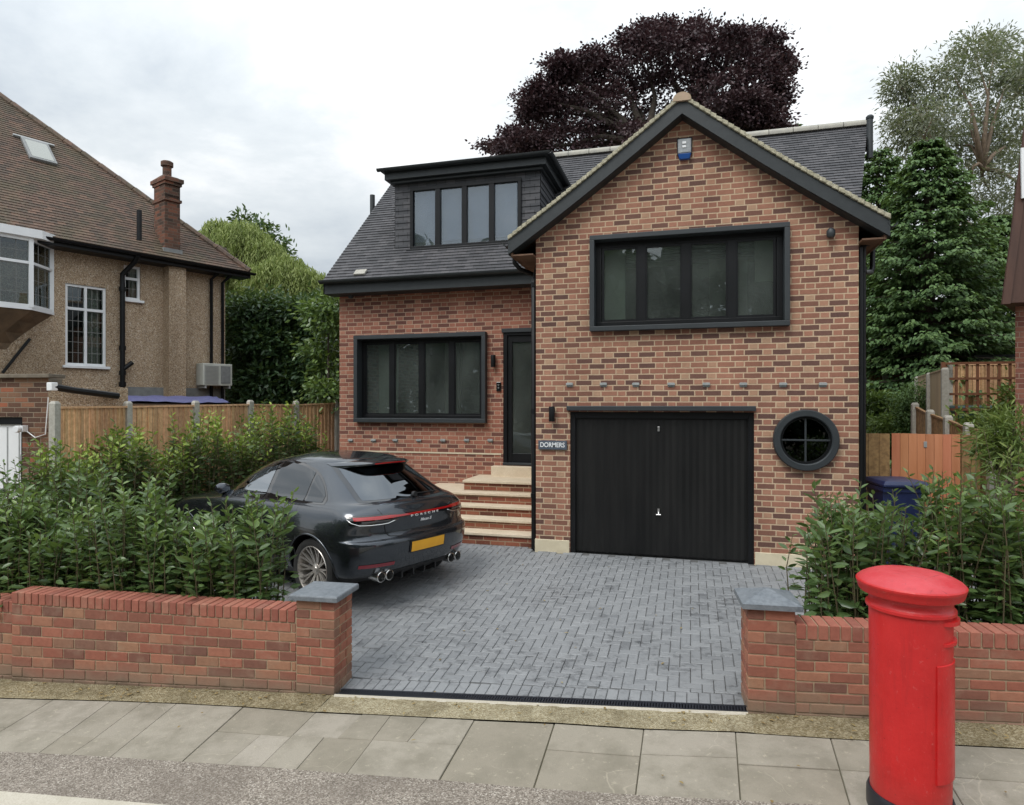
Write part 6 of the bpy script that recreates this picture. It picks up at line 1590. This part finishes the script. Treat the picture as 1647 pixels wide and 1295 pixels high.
def blobcrown(name, mat, blobs, parent, n_sub, n_leaf, Lr, wr, sub_sig=.3, flat=.6, droop=0., young=None, outward=.6):
    P, D, L, Wd, Y = [], [], [], [], []
    for c, r in blobs:
        c = np.array(c); r = np.array(r)
        u = unit(rng.normal(size=(n_sub, 3))) * (rng.uniform(.25, 1., size=(n_sub, 1)) ** .5)
        for s in u:
            sc = c + s * r; k = int(n_leaf * rng.uniform(.5, 1.5)); sg_ = sub_sig * rng.uniform(.6, 1.3)
            q = rng.normal(size=(k, 3)) * np.array([sg_, sg_, sg_ * flat])
            P.append(sc + q); dd_ = unit(q + 1e-6) * .7 + rng.normal(size=(k, 3)) * .5 + s * outward; dd_[:, 2] -= droop
            D.append(dd_); L.append(rng.uniform(*Lr, size=k)); Wd.append(rng.uniform(*wr, size=k)); Y.append(np.clip(rng.normal(.15, .2, size=k) + .25 * s[2], 0, 1) * (1 if young is None else young))
    return leafobj(name, mat, np.concatenate(P), np.concatenate(D), np.concatenate(L), np.concatenate(Wd), parent, young=np.concatenate(Y), fold=.15)
def px2blobs(lst, Z, dspread):
    out = []
    for u, v, ru, rv in lst:
        z = Z + rng.uniform(-dspread, dspread); p = atZ(u, v, Z); k = z / Z
        out.append((tuple(atZ(u, v, z)), (ru * Z / F, max(ru, rv) * Z / F, rv * Z / F)))
    return out
def limbs(name, root, base, forks, tips, r0, par, mat=BARK):
    m = MB(); base = Vector(base); fk = [Vector(f) for f in forks]
    m.tube([base, lerp(base, fk[0], .5) + Vector((.1, 0, 0)), fk[0]], [r0 * 1.15, r0, r0 * .8], 12)
    for i, t in enumerate(tips):
        t = Vector(t); f = min(fk, key=lambda q: (q - t).length); mid_ = lerp(f, t, .55) + Vector((rng.normal() * .25, rng.normal() * .25, .25))
        m.tube([f - Vector((0, 0, .3)), lerp(f, mid_, .5), mid_, t], [r0 * .42, r0 * .34, r0 * .2, r0 * .05], 7)
    m.build(name, mat, par, smooth=True)
# copper beech behind the house
ZB = 26.
bl = [(1040, 100, 75, 34), (1110, 85, 65, 34), (1170, 98, 55, 34), (1215, 125, 42, 32), (1235, 100, 24, 14), (1190, 68, 26, 16), (980, 118, 52, 36), (925, 145, 45, 32), (890, 180, 50, 34), (855, 215, 45, 28), (950, 180, 62, 38), (1020, 165, 75, 42),
      (1090, 150, 75, 42), (1160, 160, 55, 38), (1200, 178, 38, 26), (1228, 196, 18, 16), (905, 235, 55, 30), (985, 230, 70, 38), (1070, 225, 80, 42), (840, 238, 32, 16), (1055, 62, 34, 16), (905, 112, 22, 16), (1245, 152, 16, 14), (870, 160, 24, 16), (1110, 60, 26, 12), (1140, 200, 60, 30), (1020, 300, 90, 60), (920, 300, 70, 50), (1150, 300, 80, 60)]
tb = atZ(1060, 640, ZB)
t = thing('tree', 'large dark purple copper beech tree rising behind the brick house', 'tree', (tb.x, tb.y, .3))
bs = px2blobs(bl, ZB, 2.2)
tuft = [(805, 240), (820, 215), (845, 185), (868, 165), (880, 135), (905, 105), (935, 95), (965, 90), (1000, 70), (1040, 52), (1070, 50), (1125, 47), (1165, 62), (1195, 52), (1225, 62), (1248, 88), (1258, 102), (1248, 132), (1240, 160), (1246, 188), (1235, 215)]
bs2 = px2blobs([(u + rng.normal() * 9, v + rng.normal() * 7, 15, 7) for u, v in tuft for _ in range(2)], ZB, 1.8)
blobcrown('crown', BEECH, bs, t, 40, 62, (.10, .17), (.07, .11), .27, .32)
blobcrown('outer_sprays', BEECH, bs2, t, 12, 46, (.10, .17), (.07, .11), .20, .3)
limbs('trunk', t, (tb.x, tb.y, .2), [atZ(1060, 330, ZB), atZ(1040, 230, ZB), atZ(1120, 200, ZB)], [c for c, r in bs], .45, t)
# gum tree, right
ZG = 30.
bl = [(1570, 95, 45, 36), (1600, 75, 30, 24), (1535, 125, 48, 36), (1480, 150, 36, 30), (1450, 140, 22, 28), (1500, 190, 55, 36), (1455, 195, 30, 24), (1560, 180, 60, 40), (1610, 160, 40, 44), (1585, 230, 55, 40), (1520, 235, 45, 30), (1470, 230, 40, 24), (1620, 240, 34, 40), (1600, 320, 45, 50), (1560, 300, 40, 36), (1625, 120, 16, 24), (1630, 340, 26, 50), (1580, 400, 50, 50), (1620, 460, 30, 60)]
tb = atZ(1545, 640, ZG); bs = px2blobs(bl, ZG, 2.)
t = thing('tree', 'tall pale grey green gum tree with airy crown behind the conifer', 'tree', (tb.x, tb.y, .3))
blobcrown('crown', EUCA, bs, t, 34, 40, (.15, .26), (.05, .08), .36, .7, .3)
limbs('trunk', t, (tb.x, tb.y, .2), [atZ(1530, 330, ZG), atZ(1520, 270, ZG), atZ(1580, 260, ZG)], [c for c, r in bs], .28, t, pmat('gum_bark', (.22, .16, .11), (.14, .10, .07), 6., .8))
ZG2 = 27.; bl = [(1650, 110, 22, 26), (1655, 160, 22, 40), (1670, 220, 40, 50), (1690, 300, 50, 60)]
tb = atZ(1690, 640, ZG2); bs = px2blobs(bl, ZG2, 1.); t = thing('tree', 'edge of a dark grey green tree at the top right corner above the neighbour roof', 'tree', (tb.x, tb.y, .3))
blobcrown('crown', EUCA, bs, t, 22, 26, (.2, .32), (.06, .10), .34, .8, .3); limbs('trunk', t, (tb.x, tb.y, .2), [atZ(1690, 300, ZG2)], [c for c, r in bs], .25, t)
# conifers: whorls of drooping boughs
def conifer(label, top, base_z, rad, levels, per, mat, seed, sprays=34, Lr=(.16, .30), name='conifer', powr=.8):
    top = np.array(top); h = top[2] - base_z; P, D, L, Wd, Y = [], [], [], [], []; br = MB()
    t = thing(name, label, 'tree', (top[0], top[1], base_z))
    for k in range(levels):
        f = (k + .5) / levels; z = top[2] - h * f; rr_ = rad * (f ** powr) * rng.uniform(.82, 1.1)
        for j in range(per):
            a = 2.4 * k + 2 * math.pi * j / per + rng.normal() * .25; r1 = rr_ * rng.uniform(.7, 1.12)
            dr = np.array([math.cos(a), math.sin(a), 0]); dz_ = -.28 * r1
            pts = [np.array([top[0], top[1], z]) + dr * r1 * s + np.array([0, 0, dz_ * s + .16 * r1 * s * s]) for s in (0, .35, .7, 1)]
            br.tube(pts, [.03, .02, .012, .005], 5)
            n = int(sprays * (.3 + r1 / rad))
            s = rng.uniform(.2, 1.05, size=n) ** .75; tr = rng.normal(size=n) * .30 * (1.1 - s) * r1 * .6 + rng.normal(size=n) * .10
            side = np.array([-dr[1], dr[0], 0]); base = np.array([top[0], top[1], z]) + dr * r1 * s[:, None] + side * tr[:, None] + np.array([0, 0, 1]) * (dz_ * s + .16 * r1 * s * s + rng.normal(size=n) * .05 - np.abs(tr) * .25)[:, None]
            d = dr * .8 + side * (np.sign(tr) * rng.uniform(.1, .9, size=n))[:, None] + np.array([0, 0, 1]) * (rng.uniform(-.75, .05, size=n))[:, None]
            P.append(base); D.append(d); L.append(rng.uniform(*Lr, size=n)); Wd.append(rng.uniform(.06, .12, size=n)); Y.append(np.clip((s - .75) * 1.6 * rng.uniform(.2, 1, size=n), 0, .8))
    N_ = sum(len(q) for q in P); upv_ = np.tile(np.array([0, 0, 1.]), (N_, 1)) + rng.normal(size=(N_, 3)) * .3
    leafobj('foliage', mat, np.concatenate(P), np.concatenate(D), np.concatenate(L), np.concatenate(Wd), t, up=upv_, young=np.concatenate(Y), bend=.25)
    br.tube([(top[0], top[1], base_z), (top[0], top[1], base_z + h * .6), tuple(top)], [rad * .07, rad * .05, .02], 10); br.build('trunk', BARK, t, recalc=False)
    return t
conifer('broad bright green conifer with drooping boughs right of the brick house', atZ(1492, 222, 20.), .3, 3.9, 32, 16, CONIF, 1, 120, (.10, .20), powr=.58)
conifer('second dark green conifer close behind the right corner of the brick house', atZ(1412, 238, 23.), .3, 2.4, 34, 12, CONIF, 2, 80, (.10, .20), powr=.45)
conifer('green conifer at the right, half hidden by the neighbour bargeboard', atZ(1600, 345, 22.), .3, 2.9, 34, 13, CONIF, 3, 95, (.10, .20), powr=.45)
conifer('small conifer top peeping over the main roof ridge right of the gable', atZ(1280, 190, 36.), 7, 2.0, 14, 8, CONIF, 4, 30)
conifer('tiny conifer tip on the roof ridge near the right verge', atZ(1352, 196, 36.), 9, 1.6, 10, 7, CONIF, 5, 24)
# willow: hanging strands
def willow(label, lst, Z, n_str, seed):
    P, D, L, Wd = [], [], [], []; tb = atZ(420, 640, Z)
    t = thing('tree', label, 'tree', (tb.x, tb.y, .2)); bs = px2blobs(lst, Z, 2.)
    for c, r in bs:
        for _ in range(n_str):
            u = unit(rng.normal(size=3)); u[2] = abs(u[2]) * .9; p = np.array(c) + u * np.array(r) * rng.uniform(.6, 1.); ln = rng.uniform(.8, 2.6)
            k = int(ln / .055); s = np.linspace(0, ln, k); dx_ = u[:2] * .35
            pts = p + np.stack([dx_[0] * np.sqrt(s) * .7 + rng.normal(size=k) * .05, dx_[1] * np.sqrt(s) * .7 + rng.normal(size=k) * .05, -s + .25 * np.sin(np.minimum(s, 1))], 1)
            P.append(pts); D.append(np.stack([rng.normal(size=k) * .45, rng.normal(size=k) * .45, -np.ones(k)], 1)); L.append(rng.uniform(.16, .28, size=k)); Wd.append(rng.uniform(.035, .06, size=k))
    P = np.concatenate(P); leafobj('crown', WILL, P, np.concatenate(D), np.concatenate(L), np.concatenate(Wd), t, young=np.clip(rng.normal(.3, .3, size=len(P)), 0, 1))
    limbs('trunk', t, (tb.x, tb.y, .1), [atZ(420, 480, Z), atZ(400, 420, Z), atZ(460, 440, Z)], [c for c, r in bs], .35, t)
willow('pale yellow green weeping willow behind the pebbledash house', [(345, 385, 38, 24), (390, 372, 38, 24), (425, 400, 32, 22), (330, 430, 40, 30), (380, 430, 45, 30), (435, 440, 40, 26), (475, 440, 34, 22), (505, 450, 26, 20), (310, 390, 22, 20), (360, 480, 60, 30), (450, 480, 50, 26), (510, 490, 36, 24), (355, 365, 30, 18), (405, 390, 40, 24), (460, 425, 30, 22)], 28., 110, 1)
tb = atZ(415, 640, 34.); t = thing('tree', 'sparse darker tree top showing behind the willow crown', 'tree', (tb.x, tb.y, .3)); bs = px2blobs([(392, 358, 12, 8), (412, 372, 14, 10), (428, 380, 14, 14), (445, 395, 10, 14), (455, 420, 12, 16)], 34., 1.)
blobcrown('crown', YEW, bs, t, 16, 14, (.2, .34), (.10, .16), .3, .8); limbs('trunk', t, (tb.x, tb.y, .2), [atZ(420, 430, 34.)], [c for c, r in bs], .2, t)
# tall dark hedge between the houses
bl = [(u + rng.uniform(-6, 6), v + rng.uniform(-6, 6), 22, 17) for v in (500, 525, 552, 580, 608, 636, 660) for u in range(398, 545, 24)]
tb = atZ(455, 660, 18.5); t = thing('hedge', 'tall dark evergreen hedge between the pebbledash house and the brick house', 'hedge', (tb.x, tb.y, .3))
blobcrown('foliage', YEW, px2blobs(bl, 18.5, .5) + px2blobs([(u, v, 20, 17) for u in (338, 362, 386) for v in (500, 525, 552, 580, 608, 636)], 21.5, .4), t, 30, 26, (.13, .21), (.06, .09), .19, .7, .25, young=.35)
m = MB()
for u in range(400, 545, 30): p = atZ(u, 660, 18.7); m.tube([(p.x, p.y, .2), (p.x, p.y, 3.6)], [.07, .03], 7)
m.build('stems', BARK, t, recalc=False)
bl = [(u, v, 20, 15) for u, v in ((518, 560), (535, 520), (530, 590), (520, 625), (538, 640), (510, 500), (536, 490))]
tb = atZ(528, 660, 14.6); t = thing('shrub', 'lighter green bush against the left corner of the brick house', 'shrub', (tb.x, tb.y, .3))
blobcrown('foliage', LAURL, px2blobs(bl, 14.6, .3), t, 22, 18, (.10, .17), (.05, .08), .16, .7, .25); m = MB(); m.tube([(tb.x, tb.y, .2), (tb.x, tb.y, 4)], [.06, .02], 7); m.build('stems', BARK, t, recalc=False)
# right garden plants
def bush(label, lst, Z, mat, ns, nl, Lr, wr, sig, dsp=.3, young=.4, name='shrub'):
    u0 = sum(q[0] for q in lst) / len(lst); tb = atZ(u0, 700, Z); t = thing(name, label, 'shrub', (tb.x, tb.y, .4)); bs = px2blobs(lst, Z, dsp)
    blobcrown('foliage', mat, bs, t, ns, nl, Lr, wr, sig, .8, .1, young=young); m = MB()
    for c, r in bs: m.tube([(tb.x, tb.y, .3), c], [.03, .01], 6)
    m.build('stems', BARK, t, recalc=False); return t
bush('round clipped dark green shrub beside the weathered fence', [(1467, 640, 22, 24), (1470, 670, 22, 26), (1462, 700, 22, 24)], 14.5, CONIF, 60, 26, (.05, .08), (.025, .04), .09, .1, .9)
bush('low yellow green bush in the garden behind the side gate', [(1440, 680, 16, 14), (1425, 690, 16, 14)], 15., LIME, 22, 18, (.08, .14), (.04, .06), .12)
bush('dark low bushes at the end of the side passage', [(1410, 650, 16, 14), (1425, 655, 16, 18), (1405, 672, 14, 18)], 16., LAURB, 26, 18, (.10, .16), (.05, .08), .14)
bush('pale green plants growing below the square trellis', [(1580, 680, 26, 14), (1620, 670, 24, 20), (1640, 640, 14, 24), (1545, 690, 16, 10)], 11.6, LIME, 26, 14, (.08, .16), (.03, .05), .12, young=1.)
bl = [(u, v, 22, 18) for u in range(1400, 1650, 26) for v in (545, 575)]
bush('dark leafy shrubs under the conifers along the far fence', bl, 21.5, YEW, 26, 18, (.12, .2), (.06, .1), .22, .5)
bush('yellow green feathery foliage at the right edge above the bamboo', [(1600, 710, 18, 20), (1630, 690, 22, 26), (1625, 730, 26, 22)], 7.6, LIME, 30, 20, (.09, .16), (.014, .022), .11, .2, 1.)

# leafy belt across the road, behind the camera: it is what the window panes mirror
n = 60000; xx = rng.uniform(-45, 45, n); top = 11.0 + 2.2 * np.sin(xx * .33 + 1) + 1.4 * np.sin(xx * .9)
zz = rng.uniform(0, 1, n) ** .8 * top; yy = -19 + rng.normal(size=n) * 1.3
o = leafobj('tree_belt', YEW, np.stack([xx, yy, zz], 1), rng.normal(size=(n, 3)), rng.uniform(.5, .9, n), rng.uniform(.35, .55, n))
tag(o, 'leafy belt of trees across the road, mirrored in the house windows', 'trees', kind='stuff')

# a few fallen leaves and bits of litter lying along the walls and on the slabs
n = 220; px = rng.uniform(-6.5, 3.4, n); k = rng.uniform(size=n)
py = np.where(k < .62, [wally(x) - .03 - abs(rng.normal()) * .12 for x in px], rng.uniform(3.9, 8.6, n))
ok_ = np.array([not (x < XL and y > wally(x) - .02) and not (x > XR and y > wally(x) - .02) for x, y in zip(px, py)]); px, py = px[ok_], py[ok_]
pz_ = np.array([(drive(x, y) if y > wally(x) else pav(x, y) + .02) + .012 for x, y in zip(px, py)]); n = len(px)
LITT = leafmat('fallen_leaf', (.20, .13, .05), (.34, .26, .11), rough=.8, trans=.1)
o = leafobj('fallen_leaves', LITT, np.stack([px, py, pz_], 1), np.stack([rng.normal(size=n), rng.normal(size=n), rng.normal(size=n) * .08], 1), rng.uniform(.025, .05, n), rng.uniform(.012, .022, n), up=np.tile([0, 0, 1.], (n, 1)))
tag(o, 'scattered small dry leaves along the foot of the garden walls', 'leaves', kind='stuff')
